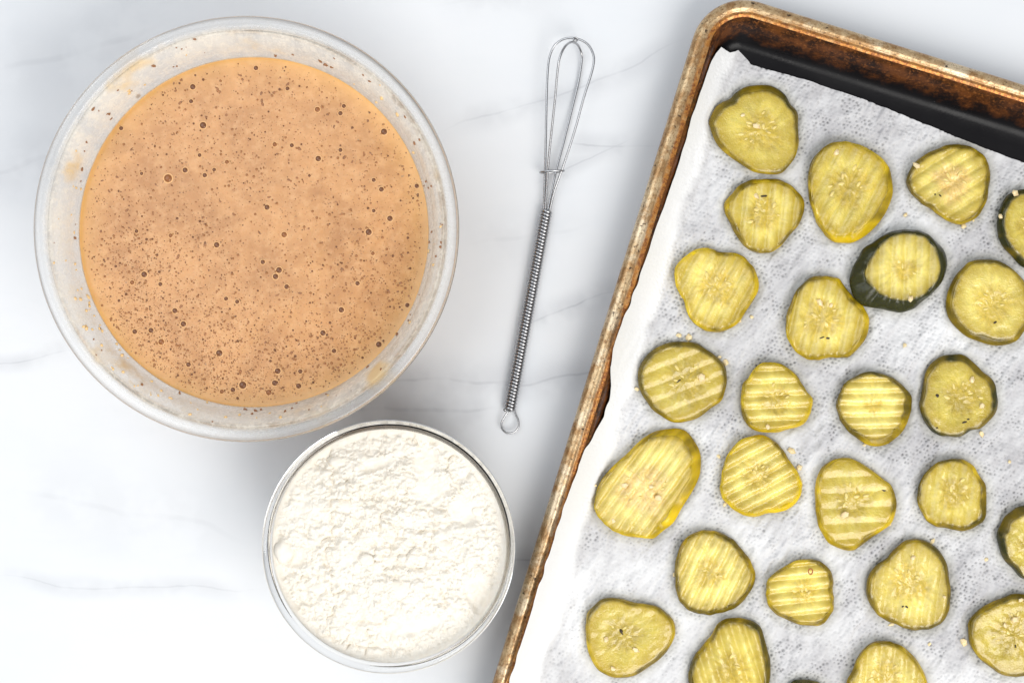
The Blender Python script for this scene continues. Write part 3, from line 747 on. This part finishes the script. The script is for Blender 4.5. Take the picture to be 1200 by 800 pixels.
# dark slits and specks in some slices
FL = [("small_top", 894.6, 230.1, 4.2, 1.3, 5), ("slit", 969, 396, 4.5, 1.3, -6), ("slit", 963, 395.5, 3, .8, 20), ("pale_round", 1166, 378, 3, 1.4, 35), ("dark_smooth", 1098.4, 463.4, 2.4, 2.2, 0),
      ("dark_smooth", 1130, 494.5, 3, 1.2, 15), ("dark_smooth", 1134.6, 491, 1.6, 1, 10), ("olive_corner", 1036, 574.5, 3.4, 1.2, -20), ("pale_pear", 1057.8, 710, 1.6, 1, 25),
      ("pale_pear", 1062, 710.4, 2, 1.1, -30), ("round_olive", 795, 446.6, 3.6, 1, 35), ("seedy_right", 1190, 757, 1, 2, 0), ("upper_right", 1096.5, 228, 2.4, 1, -60), ("upper_right", 1101.5, 229.5, 2.2, .9, -50),
      ("glossy_olive", 728.5, 740, 3.6, 1.8, -60), ("dark_smooth", 1098, 501, 1.5, 1, 0)]
BY = {k["id"]: k for k in PK}
for (pid, x, y, a, b, rot) in FL:
    k = BY[pid]; z0 = k["zt"] + k.get("thick", 5) / 1000; p = P(x, y, z0)
    V, F = blob((p[0], p[1], float(k["top"](p[0], p[1])) + .00002), a * K, b * K, .00022, R(rot), 8, 5, .22)
    mk("dark_speck", V, F, M_fleck, k["root"])
k = BY["small_heart"]; p = P(949.5, 669, k["zt"] + .005)
V, F = tube(catmull(np.array([[p[0] + .0011 * math.cos(a), p[1] + .0015 * math.sin(a), float(k["top"](p[0], p[1])) + .0001] for a in np.linspace(0, 6.28, 9)[:-1]]), 20), .00025, 5, True)
mk("red_speck", V, F, simple("red_speck", (0.45, 0.10, 0.03), .4).m, k["root"])

# pale bits of garlic, loose on the towel and on the slices
GB = [(796, 393, 4.2, 3.4), (807, 395.5, 5.2, 4), (851, 424, 5, 3.6), (843, 418, 2.6, 2), (746, 455.5, 3, 2.6), (799.3, 348, 2.6, 2.2), (866.5, 376, 3.6, 2.6), (881, 371.5, 2.8, 2.4), (842, 534.3, 3.6, 2.4),
      (927.5, 528, 5.6, 4), (936, 547.5, 4, 3.4), (1042.5, 614, 2.4, 2), (1128.4, 751, 4.6, 5.4), (1093, 634.5, 4, 2.6), (1045, 731.5, 4.6, 2.2), (1155.5, 655, 2.6, 2.6), (1089, 754, 3, 2), (1183, 541, 2.6, 2.6),
      (1073.5, 194, 4.8, 3.2), (1188.5, 226, 5.4, 4), (1172, 253.5, 3.4, 3.4), (1129, 265, 5, 3.4), (1061, 252, 3, 2.6), (1140.5, 258, 2.4, 1.8), (1059.5, 404.5, 2.6, 3), (1150, 508, 4.6, 3.4), (1013, 521, 2.6, 2),
      (790, 673, 2, 3.2), (768, 774, 2.6, 2), (849.5, 591, 3.4, 2), (899, 500, 3, 3.6), (886.6, 148, 4.6, 3.4), (870.5, 135, 3.4, 2), (980.2, 179, 4, 4.4), (961, 354.5, 5.6, 3.8), (973.4, 358, 3, 2.6),
      (989, 602.5, 5.8, 4.6), (1139, 445.5, 3.4, 5), (1150, 475, 3.6, 3.8), (1066.6, 350.5, 4, 3.4), (718, 782.5, 3.8, 3.2), (744.5, 760.5, 5.2, 3), (710.3, 749.5, 3, 4), (720, 753, 1.4, 1), (1069.2, 653, 3.8, 3), (1106.3, 699, 2, 2),
      (1188.3, 725.3, 5, 4.6), (1196.5, 702.5, 4, 3), (1178, 732, 2.8, 4.2), (772, 583, 5, 4), (763, 570, 4, 3.4), (732, 568.5, 3.4, 4.6), (822, 441.5, 4.6, 5.2), (886, 229, 4.6, 3), (939, 546, 1.6, 1.4), (719, 610, 4, 2.4), (697.6, 568, 1.8, 1.6)]
def inside(poly, x, y):
    c = False; n = len(poly)
    for i in range(n):
        (x1, y1), (x2, y2) = poly[i], poly[i - 1]
        if (y1 > y) != (y2 > y) and x < (x2 - x1) * (y - y1) / (y2 - y1) + x1: c = not c
    return c
def garlic():
    for (x, y, a, b) in GB:
        host = next((k for k in PK if inside(k["poly"], x, y)), None)
        big = "plump" if a * b > 17 else ("small" if a * b > 8 else "tiny")
        if host:
            z0 = host["zt"] + host.get("thick", 5) / 1000; p = P(x, y, z0); z = float(host["top"](p[0], p[1]))
            d = np.array([x, y]) - host["cpx"]; r = np.linalg.norm(d)
            where = "the middle of" if r < 14 else ("the upper" if abs(d[1]) > abs(d[0]) and d[1] < 0 else "the lower" if abs(d[1]) > abs(d[0]) else "the right" if d[0] > 0 else "the left") + (" edge of" if r > 0.72 * np.linalg.norm(host["poly"] - host["cpx"], axis=1).mean() else " part of")
            lab = f"{big} pale garlic bit on {where} {host['short']}"
        else:
            k = min(PK, key=lambda q: np.min(np.linalg.norm(q["poly"] - [x, y], axis=1)))
            p = P(x, y, ZT); u, v = w2pan(p); z = float(towel_height(np.array(u), np.array(v)))
            d = np.array([x, y]) - k["cpx"]
            side = ("above" if d[1] < 0 else "below") if abs(d[1]) > abs(d[0]) else ("right of" if d[0] > 0 else "left of")
            lab = f"{big} pale garlic bit on the towel {side} {k['short']}"
        hz = min(a, b) * K * 0.62
        V, F = blob((p[0], p[1], z + hz * .55), a * K * .92, b * K * .92, hz, random.uniform(-1.2, 1.2), random.choice((5, 6)), 4, .28, random.uniform(-.3, .3))
        mk("garlic_bit", V, F, M_garlic, loc=(p[0], p[1], z), label=lab, cat="garlic bit", group="pale garlic bits scattered over the tray", smooth=False)
garlic()

# ------------------------------------------------------------------ glass bowls
def bowl_profile(R_, h, rb, t, rim):
    """closed profile: outside up, rolled rim, inside down"""
    q = catmull(np.array(rb) / 1000.0, 30, False); nrm = np.gradient(q, axis=0); nrm /= np.linalg.norm(nrm, axis=1)[:, None]
    out = [(r, z + .0008) for r, z in q]
    inn = [(r - t * n_[1], max(z + t * n_[0], t) + .0008) for (r, z), n_ in zip(q, nrm)]
    top = [(R_ - rim * .35, h * .985), (R_, h * .998), (R_ + .0002, h + .0014), (R_ - .0006, h + .0026), (R_ - .002, h + .003), (R_ - rim - t * .6, h + .0024), (R_ - rim - t * 1.05, h + .0008)]
    r0 = rb[0][0] / 1000; prof = [(0.0001, .0012), (r0 * .86, .0012), (r0 * .95, 0.0)] + out + top + inn[::-1] + [(0.0001, t + .0012)]
    return prof, inn

# big bowl with batter
BZ = 0.085
bc = P(288, 268, BZ)[:2]
BR = 249.5 * K * (H - BZ) / H
LQ = 0.063
def big_bowl():
    root = empty("glass_bowl", "large clear glass mixing bowl smeared inside with batter", "bowl", (bc[0], bc[1], 0))
    rim = .0030
    prof, inn = bowl_profile(BR, BZ - .003, [(50, 0), (63, 7), (73, 20), (81, 42), (87.6, 63), (91, 74), (95.4, 81)], .0030, rim)
    V, F = revolve(prof, bc, 192); mk("bowl_shell", V, F, M_glass, root)
    inn = np.array(inn)
    # film of batter on the inside above the liquid
    zz = np.linspace(LQ - .0008, inn[-1, 1], 14); rr = np.interp(zz, inn[:, 1], inn[:, 0]) - .00025
    hh = BZ - .003; tq = np.array([(BR - rim - .0030 * 1.05, hh + .0012), (BR - rim - .0018, hh + .0028), (BR - .002, hh + .0034), (BR - .0005, hh + .0029), (BR + .0004, hh + .0014)])
    pr = np.vstack([np.c_[rr, zz], catmull(tq, 14, False)]); hv = np.r_[(zz - LQ) / (inn[-1, 1] - LQ), np.linspace(1.05, 2.0, 14)]
    V, F = revolve(pr, bc, 192)
    mk("batter_smear", V, F[:, ::-1], M_film, root, cols={"h": np.repeat(hv, 192)})
    # splashes on the wall
    for nm, mat, n, sz in (("brown_splash", M_spl, 70, .0005), ("cream_splash", M_spl2, 70, .0006)):
        mb = MB()
        for i in range(n):
            a = random.uniform(0, 2 * math.pi)
            if nm == "cream_splash" and random.random() < .6: a = random.gauss(R(222), .45)
            z = random.uniform(LQ + .003, inn[-1, 1] - .0005); r = np.interp(z, inn[:, 1], inn[:, 0]) - .0003
            s = sz * random.uniform(.5, 1.5)
            mb.add(*blob((bc[0] + r * math.cos(a), bc[1] + r * math.sin(a), z), s * random.uniform(.8, 2.0), s, s * .7, random.uniform(0, 3), 7, 4, .2))
        mk(nm, mb.verts(), mb.F, mat, root, kind="stuff")
    return inn
INN = big_bowl()

def batter():
    n = 160; rl = np.interp(LQ, INN[:, 1], INN[:, 0]) + .0004
    rows = []; ed = []
    rad = np.r_[np.linspace(0.0002, rl * .9, 40), np.linspace(rl * .905, rl, 16)]
    th = np.linspace(0, 2 * np.pi, n, endpoint=False)
    for r in rad:
        x = bc[0] + r * np.cos(th); y = bc[1] + r * np.sin(th)
        z = LQ + .0009 * np.exp(-(rl - r) / .0016) + .0003 * (fbm(x * 60, y * 60, 3, 3) - .5)
        rows.append(np.c_[x, y, z]); ed.append(np.clip(np.exp(-(rl - r) / .0055) + .25 * (vnoise(th * 6, th * 0 + 2, 2) - .5) * np.exp(-(rl - r) / .006), 0, 1))
    for z in np.linspace(LQ - .002, INN[1, 1] + .001, 12):
        r = np.interp(z, INN[:, 1], INN[:, 0]) + .0004
        rows.append(np.c_[bc[0] + r * np.cos(th), bc[1] + r * np.sin(th), np.full(n, z)]); ed.append(np.ones(n))
    F = grid_faces(len(rows), n, True)[:, ::-1].tolist(); F.append([(len(rows) - 1) * n + j for j in range(n)][::-1]); F.append(list(range(n)))
    o = mk("batter", np.vstack(rows), F, M_batter, loc=(bc[0], bc[1], LQ), cols={"edge": np.concatenate(ed)},
           label="speckled orange tan batter full of tiny bubbles inside the large glass bowl", cat="batter")
    ORG[o] = np.array([bc[0], bc[1], LQ])
    # bubbles: larger ones as parts, the froth of tiny ones as one mesh
    def dome(c, r, seg=9, ring=False):
        V = []; F = []
        for i, (a, hh) in enumerate(((1.0, 0.0), (.86, .30), (.5, .52))):
            V += [(c[0] + r * a * math.cos(t), c[1] + r * a * math.sin(t), c[2] + r * hh) for t in np.linspace(0, 2 * math.pi, seg, endpoint=False)]
        V.append((c[0], c[1], c[2] + r * .6))
        for i in range(2):
            for j in range(seg): F.append([i * seg + j, i * seg + (j + 1) % seg, (i + 1) * seg + (j + 1) % seg, (i + 1) * seg + j])
        for j in range(seg): F.append([2 * seg + j, 2 * seg + (j + 1) % seg, 3 * seg])
        return V, F
    big = [(197, 209, 4.6), (238, 147, 3.8), (226, 102, 3.2), (224, 119, 2.4), (160, 110.5, 2.3), (142, 150.5, 2.4), (372, 128.5, 3.0), (373, 186, 3.2), (450, 154.5, 3.6), (432, 272, 3.6), (457, 256, 3.2), (313, 243, 3.0),
           (333, 275, 3.2), (327, 316.5, 3.4), (323, 324, 3.2), (336, 336, 2.8), (308, 307, 2.6), (438, 247, 2.2), (437, 297, 2.2), (400, 363, 3.2), (378.5, 390, 3.2), (419, 332, 2.6), (169, 321.5, 3.4), (254, 287, 3.2), (200, 276, 2.4),
           (160, 271, 2.2), (205, 364, 3.0), (215, 379.5, 3.2), (177, 387, 3.0), (158, 388.5, 2.8), (189, 400.5, 3.4), (265, 350, 2.4), (278, 353.5, 2.4), (257, 413.5, 3.8), (221, 427, 2.8), (325.5, 434.5, 3.4), (315, 459.5, 3.2), (350, 452, 3.0),
           (352, 435, 2.6), (444, 403.5, 3.4), (322, 448.5, 3.2), (273, 456.5, 2.8), (260, 458.5, 2.4), (399, 133, 2.6), (403, 124.5, 2.4), (300, 80, 2.6), (337, 104, 2.4), (399, 176, 2.4), (322, 169.5, 2.6), (342, 170.5, 2.4),
           (391.5, 411, 2.6), (217, 199.5, 3.0), (240, 205.5, 2.6), (284.5, 451, 4.2), (155, 331, 2.6), (188, 333, 2.4), (488.5, 218, 2.6), (447, 222, 2.8), (438, 211, 2.4), (234, 182, 2.2), (266, 190, 2.4), (251, 199, 2.2), (324, 448, 2.2), (477.5, 357.5, 2.6), (166, 203.5, 2.0)]
    bm = None
    V, F = dome((0, 0, 0), 1.0, 14); nV = len(V); seg = 14
    ringV = []; ringF = []
    for a, z in ((1.02, .02), (1.18, .16), (1.40, -.06)):
        ringV += [(a * math.cos(t), a * math.sin(t), z) for t in np.linspace(0, 2 * math.pi, seg, endpoint=False)]
    for i in range(2):
        for j in range(seg): ringF.append([nV + i * seg + j, nV + (i + 1) * seg + j, nV + (i + 1) * seg + (j + 1) % seg, nV + i * seg + (j + 1) % seg])
    protos = []
    for m in (M_bub, M_bub2):
        me = bpy.data.meshes.new("bubble"); me.from_pydata([tuple(v) for v in V] + ringV, [], F + ringF)
        me.materials.append(m); me.materials.append(M_ring)
        me.polygons.foreach_set("material_index", np.r_[np.zeros(len(F), np.int32), np.ones(len(ringF), np.int32)].astype(np.int32))
        me.polygons.foreach_set("use_smooth", np.ones(len(me.polygons), bool)); protos.append(me)
    for i, (x, y, r) in enumerate(big):
        p = P(x, y, LQ); b = bpy.data.objects.new("bubble", protos[1 if i % 6 == 0 else 0]); COL.objects.link(b)
        b.parent = o; b.location = (p[0] - bc[0], p[1] - bc[1], 0.00012); rr = r * K * .90; b.scale = (rr, rr, rr * .7)
    mb = MB(); mr = MB(); cnt = 0; tries = 0
    while cnt < 6200 and tries < 120000:
        tries += 1
        a = random.uniform(0, 2 * math.pi); rr = rl * .985 * math.sqrt(random.random())
        x = rr * math.cos(a); y = rr * math.sin(a)
        dens = 0.22 + 0.5 * float(fbm(np.array(x * 42 + 50), np.array(y * 42 + 50), 3, 77)) ** 2
        dens += 0.75 * math.exp(-((x + .025) ** 2 / .0016 + (y + .055) ** 2 / .0011)) + 0.35 * math.exp(-((y + .068) ** 2 / .0003))
        dens += 0.5 * math.exp(-((x + .052) ** 2 / .0003 + (y + .02) ** 2 / .0012))
        if random.random() > dens: continue
        u = random.random(); r = (.00013 + .00010 * random.random()) if u < .80 else (.00024 + .00022 * random.random()) if u < .97 else .00056
        (mb if random.random() < .32 else mr).add(*dome((bc[0] + x, bc[1] + y, LQ + .0001), r * .9, 7)); cnt += 1
    # packed middling bubbles low in the bowl and along its left side
    placed = []
    for _ in range(16000):
        if len(placed) > 1300: break
        c_ = random.choice(((.0, -.070, .030, .008), (-.036, -.056, .018, .012), (-.058, -.022, .009, .022), (.038, -.058, .020, .010), (.058, -.03, .012, .02), (-.03, .03, .05, .05), (.04, .01, .04, .05)))
        x, y = random.gauss(c_[0], c_[2]), random.gauss(c_[1], c_[3]); r = random.choice((.00024, .00024, .0003, .0003, .0004, .0005, .0007))
        if math.hypot(x, y) > rl * .965 or any((x - q[0]) ** 2 + (y - q[1]) ** 2 < (1.12 * (r + q[2])) ** 2 for q in placed): continue
        placed.append((x, y, r)); (mb if random.random() < .12 else mr).add(*dome((bc[0] + x, bc[1] + y, LQ + .0001), r * .9, 9))
    mk("froth", mb.verts(), mb.F, M_bub, o, kind="stuff")
    mk("froth", mr.verts(), mr.F, M_froth, o, kind="stuff")
    mb = MB()
    for i in range(200):
        a = random.uniform(0, 2 * math.pi); rr = rl * .97 * math.sqrt(random.random()); s = random.uniform(.00022, .00062)
        mb.add(*blob((bc[0] + rr * math.cos(a), bc[1] + rr * math.sin(a), LQ + .00005), s * random.uniform(1, 2.1), s, .00018, random.uniform(0, 3), 6, 4, .35))
    mk("spice_flecks", mb.verts(), mb.F, simple("spice", (0.46, 0.20, 0.085), .6, .3, nz=(500, (0.27, 0.14, 0.08))).m, o, kind="stuff")
batter()

# small bowl with flour
SZ = 0.055
fc = P(455, 641, SZ)[:2]
SR = 148.5 * K * (H - SZ) / H
FZ = 0.0480
def small_bowl():
    root = empty("glass_bowl", "small clear glass bowl heaped with white flour", "bowl", (fc[0], fc[1], 0))
    prof, inn = bowl_profile(SR, SZ - .003, [(36, 0), (46, 5), (53, 14), (57.2, 29), (59.6, 45.5), (60.0, 51)], .0020, .0023)
    V, F = revolve(prof, fc, 160); mk("bowl_shell", V, F, M_glass, root)
    return np.array(inn)
SIN = small_bowl()

def flour():
    rf = np.interp(FZ, SIN[:, 1], SIN[:, 0]) + .0003
    n = 330; g = np.linspace(-rf, rf, n); X, Y = np.meshgrid(g, g); D = np.hypot(X, Y)
    r_ = np.random.default_rng(3)
    h = 0.0034 * (1 - (D / rf) ** 2) + 0.0042 * (fbm(X * 42 + 9, Y * 42 + 9, 4, 5) - .5)
    # two smooth dents left by a spoon
    dents = [(499, 543, 24, 30, -15), (505, 574, 34, 26, 10), (545, 600, 30, 24, 0), (480, 735, 60, 16, 10), (560, 700, 20, 34, 40), (345, 655, 20, 16, 0), (440, 545, 30, 10, 20)]
    sm = np.zeros_like(X)
    for (px, py, a, b, rot) in dents:
        p = P(px, py, FZ)[:2] - fc; c, s = math.cos(R(rot)), math.sin(R(rot)); a *= K * .6; b *= K * .6
        q = ((X - p[0]) * c + (Y - p[1]) * s) / a; w = (-(X - p[0]) * s + (Y - p[1]) * c) / b
        e = sstep(1.35, .55, np.hypot(q, w)); sm = np.maximum(sm, e); h = h - .0024 * e
    cl = np.zeros_like(X) - 1
    cell = g[1] - g[0]
    def splat(N, rmin, rmax, lift, fl):
        nonlocal cl
        for _ in range(N):
            a = r_.uniform(0, 6.283); q = rf * math.sqrt(r_.random()); cx, cy = q * math.cos(a), q * math.sin(a)
            r = rmin + (rmax - rmin) * r_.random() ** 2.2; as_ = r_.uniform(.65, 1.0); ro = r_.uniform(0, 3.14)
            if q + r > rf * .985: continue
            i0, i1 = max(0, int((cx - r + rf) / cell)), min(n, int((cx + r + rf) / cell) + 2); j0, j1 = max(0, int((cy - r + rf) / cell)), min(n, int((cy + r + rf) / cell) + 2)
            xx = X[j0:j1, i0:i1] - cx; yy = Y[j0:j1, i0:i1] - cy
            c, s = math.cos(ro), math.sin(ro); e = ((xx * c + yy * s) / r) ** 2 + ((-xx * s + yy * c) / (r * as_)) ** 2
            e = e + .5 * (vnoise((xx + cx) * 1400, (yy + cy) * 1400, 4) - .5)
            v = np.where(e < 1, r * fl * np.sqrt(np.clip(1 - e, 0, 1)) + lift * r_.uniform(-.6, .6), -1)
            cl[j0:j1, i0:i1] = np.maximum(cl[j0:j1, i0:i1], v)
    splat(260, .0012, .0040, .0005, .30); splat(4200, .0004, .0013, .0005, .62)
    keep = (1 - sm) * sstep(.30, .52, fbm(X * 55 + 3, Y * 55 + 3, 3, 15))
    z = FZ - .0012 + h + np.maximum(cl, -.0002) * keep * sstep(rf * .995, rf * .90, D)
    z = z + .00035 * (fbm(X * 900, Y * 900, 2, 9) - .5) + .0028 * (fbm(X * 190, Y * 210, 3, 19) - .5) * (1 - .7 * sm)
    f1 = fbm(X * 120 + 5, Y * 150 + 5, 3, 41); f2 = fbm(X * 300 + 5, Y * 330, 3, 43)
    z = z - (.0022 * (1 - np.abs(2 * f1 - 1)) ** 9 * sstep(.42, .6, fbm(X * 70, Y * 70, 2, 47)) + .0008 * (1 - np.abs(2 * f2 - 1)) ** 6) * (1 - .9 * sm)
    zedge = FZ
    z = z * (1 - sstep(rf * .93, rf * .99, D)) + (zedge + .0006 * (fbm(X * 90, Y * 90, 2, 1) - .5)) * sstep(rf * .93, rf * .99, D)
    # map the square grid on the disc
    s = np.maximum(np.abs(X), np.abs(Y)) / np.maximum(D, 1e-9); out_ = D > rf
    X2 = np.where(out_, X * rf / np.maximum(D, 1e-9), X); Y2 = np.where(out_, Y * rf / np.maximum(D, 1e-9), Y)
    V = np.stack([X2 + fc[0], Y2 + fc[1], z], -1).reshape(-1, 3); F = grid_faces(n, n)
    dd = D.reshape(-1); F = F[(dd[F] <= rf + cell * 1.5).any(1)]
    used = np.unique(F); mp = -np.ones(len(V), int); mp[used] = np.arange(len(used)); V = V[used]; F = mp[F]
    o = mk("flour", V, F, M_flour, loc=(fc[0], fc[1], FZ), label="crumbly white flour filling the small glass bowl", cat="flour")
    ORG[o] = np.array([fc[0], fc[1], FZ])
    # the flour below its surface
    th = np.linspace(0, 2 * np.pi, 128, endpoint=False); rows = []
    for zz in np.linspace(FZ + .0002, SIN[1, 1] + .001, 12):
        r = np.interp(zz, SIN[:, 1], SIN[:, 0]) + .0004; rows.append(np.c_[fc[0] + r * np.cos(th), fc[1] + r * np.sin(th), np.full(128, zz)])
    Fs = grid_faces(12, 128, True)[:, ::-1].tolist(); Fs.append([11 * 128 + j for j in range(128)][::-1])
    mk("flour_side", np.vstack(rows), Fs, M_flour, o)
    # a few big soft lumps
    for (px, py, a, b, hh) in ((406, 594, 17, 11, .0028), (331, 646, 14, 17, .0034), (468, 690, 22, 12, .0016), (395, 541, 12, 8, .0020), (520, 640, 12, 9, .0018), (430, 655, 10, 8, .0016), (372, 690, 11, 9, .0018), (550, 690, 10, 8, .0014), (560, 600, 9, 7, .0014)):
        p = P(px, py, FZ + .002); ix = int((p[0] - fc[0] + rf) / cell); iy = int((p[1] - fc[1] + rf) / cell)
        zz = float(z[max(0, min(n - 1, iy)), max(0, min(n - 1, ix))])
        m_, n_ = 14, 26; Vb, Fb = blob((0, 0, 0), 1, 1, 1, 0, n_, m_)
        w = 1 + .34 * (fbm(Vb[:, 0] * 2.2 + px, Vb[:, 1] * 2.2 + Vb[:, 2] * 1.3 + py, 3, 3) - .5)
        Vb = Vb * w[:, None] * [a * K * .8, b * K * .8, hh] + [p[0], p[1], zz - .0002]
        mk("flour_lump", Vb, Fb, M_flour, o)
flour()

# ------------------------------------------------------------------ whisk
def whisk():
    root = empty("whisk", "small wire whisk with a coiled spring handle lying between bowls and tray", "whisk", tuple(P(625, 300, 0)))
    def zp(x, y): return 560 + x / 3.2, 20 + y / 3.2
    zc = .0036
    A = P(640.5, 247, zc); B = P(597, 481, zc); ax = (B - A) / np.linalg.norm(B - A); L = np.linalg.norm(B - A)
    sx = np.cross(ax, [0, 0, 1]); sx /= np.linalg.norm(sx); sz = np.cross(sx, ax)
    turns = 62; m = turns * 22; t = np.linspace(0, 1, m); ph = 2 * np.pi * turns * t; rc = .00245
    path = A + ax * (t * L)[:, None] + rc * (np.cos(ph)[:, None] * sx + np.sin(ph)[:, None] * sz)
    V, F = tube(path, .00086, 7); mk("coil_grip", V, F, M_steel, root)
    # wires of the grip run through the coil
    core = np.array([A - ax * .001, A + ax * L * .5, B + ax * .0005]); V, F = tube(core, .0009, 10); mk("grip_core", V, F, M_steel, root)
    def loop(pts, zs, nm):
        q = np.array([P(*zp(x, y), z) for (x, y), z in zip(pts, zs)])
        V, F = tube(catmull(q, 120, False), .00062, 8); mk(nm, V, F, M_steel, root)
    mmz = lambda *a: [v / 1000 for v in a]
    loop([(246, 745), (250, 640), (254, 500), (258, 300), (263, 190), (272, 140), (292, 103), (330, 81), (375, 83), (412, 103), (432, 138), (435, 168), (425, 215), (398, 300), (365, 420), (325, 545), (285, 660), (266, 745)],
         mmz(3.4, 4.5, 6, 7, 7.5, 8, 9, 11, 13, 15, 16.5, 17, 16.5, 15, 12, 9, 6, 4), "wire_loop")
    loop([(252, 745), (258, 640), (267, 520), (288, 320), (299, 200), (308, 150), (328, 110), (352, 95), (374, 105), (388, 135), (390, 160), (378, 240), (352, 350), (322, 470), (292, 585), (258, 745)],
         mmz(4.0, 6, 9, 15, 19, 20.5, 19, 13.2, 8, 3.5, 2.5, 1.4, 1.8, 2.6, 3.4, 3.8), "wire_loop")
    # collar ring the wires pass through
    c = P(*zp(278, 580), .0062); V = []
    dx = P(*zp(323, 577), .0062) - P(*zp(233, 583), .0062); r = np.linalg.norm(dx) / 2; ex = dx / np.linalg.norm(dx); ez = np.array([0, 0, 1.0])
    ring = np.array([c + ex * r * math.cos(a) + ez * r * .62 * math.sin(a) for a in np.linspace(0, 2 * math.pi, 48, endpoint=False)])
    V, F = tube(ring, .00055, 7, True); mk("collar", V, F, M_steel, root)
    # twist of wire holding the two loops at the tip
    c = P(*zp(366, 86), .0128); tp_ = np.array([c + np.array([.0011 * math.cos(a), .0009 * math.sin(a), .0011 * math.sin(a * .5) + a * .00004]) for a in np.linspace(0, 19, 60)])
    V, F = tube(tp_, .00035, 6); mk("tip_binding", V, F, M_steel, root)
    # hanging eye
    w = lambda x, y: (560 + x / 3.078, 260 + y / 3.078)
    q = np.array([P(*w(x, y), .0030) for x, y in [(112, 672), (107, 685), (96, 702), (86, 722), (86, 742), (98, 757), (115, 761), (134, 755), (146, 738), (146, 715), (138, 697), (134, 684), (131, 672)]])
    V, F = tube(catmull(q, 70, False), .00050, 8); mk("hanging_eye", V, F, M_steel, root)
whisk()
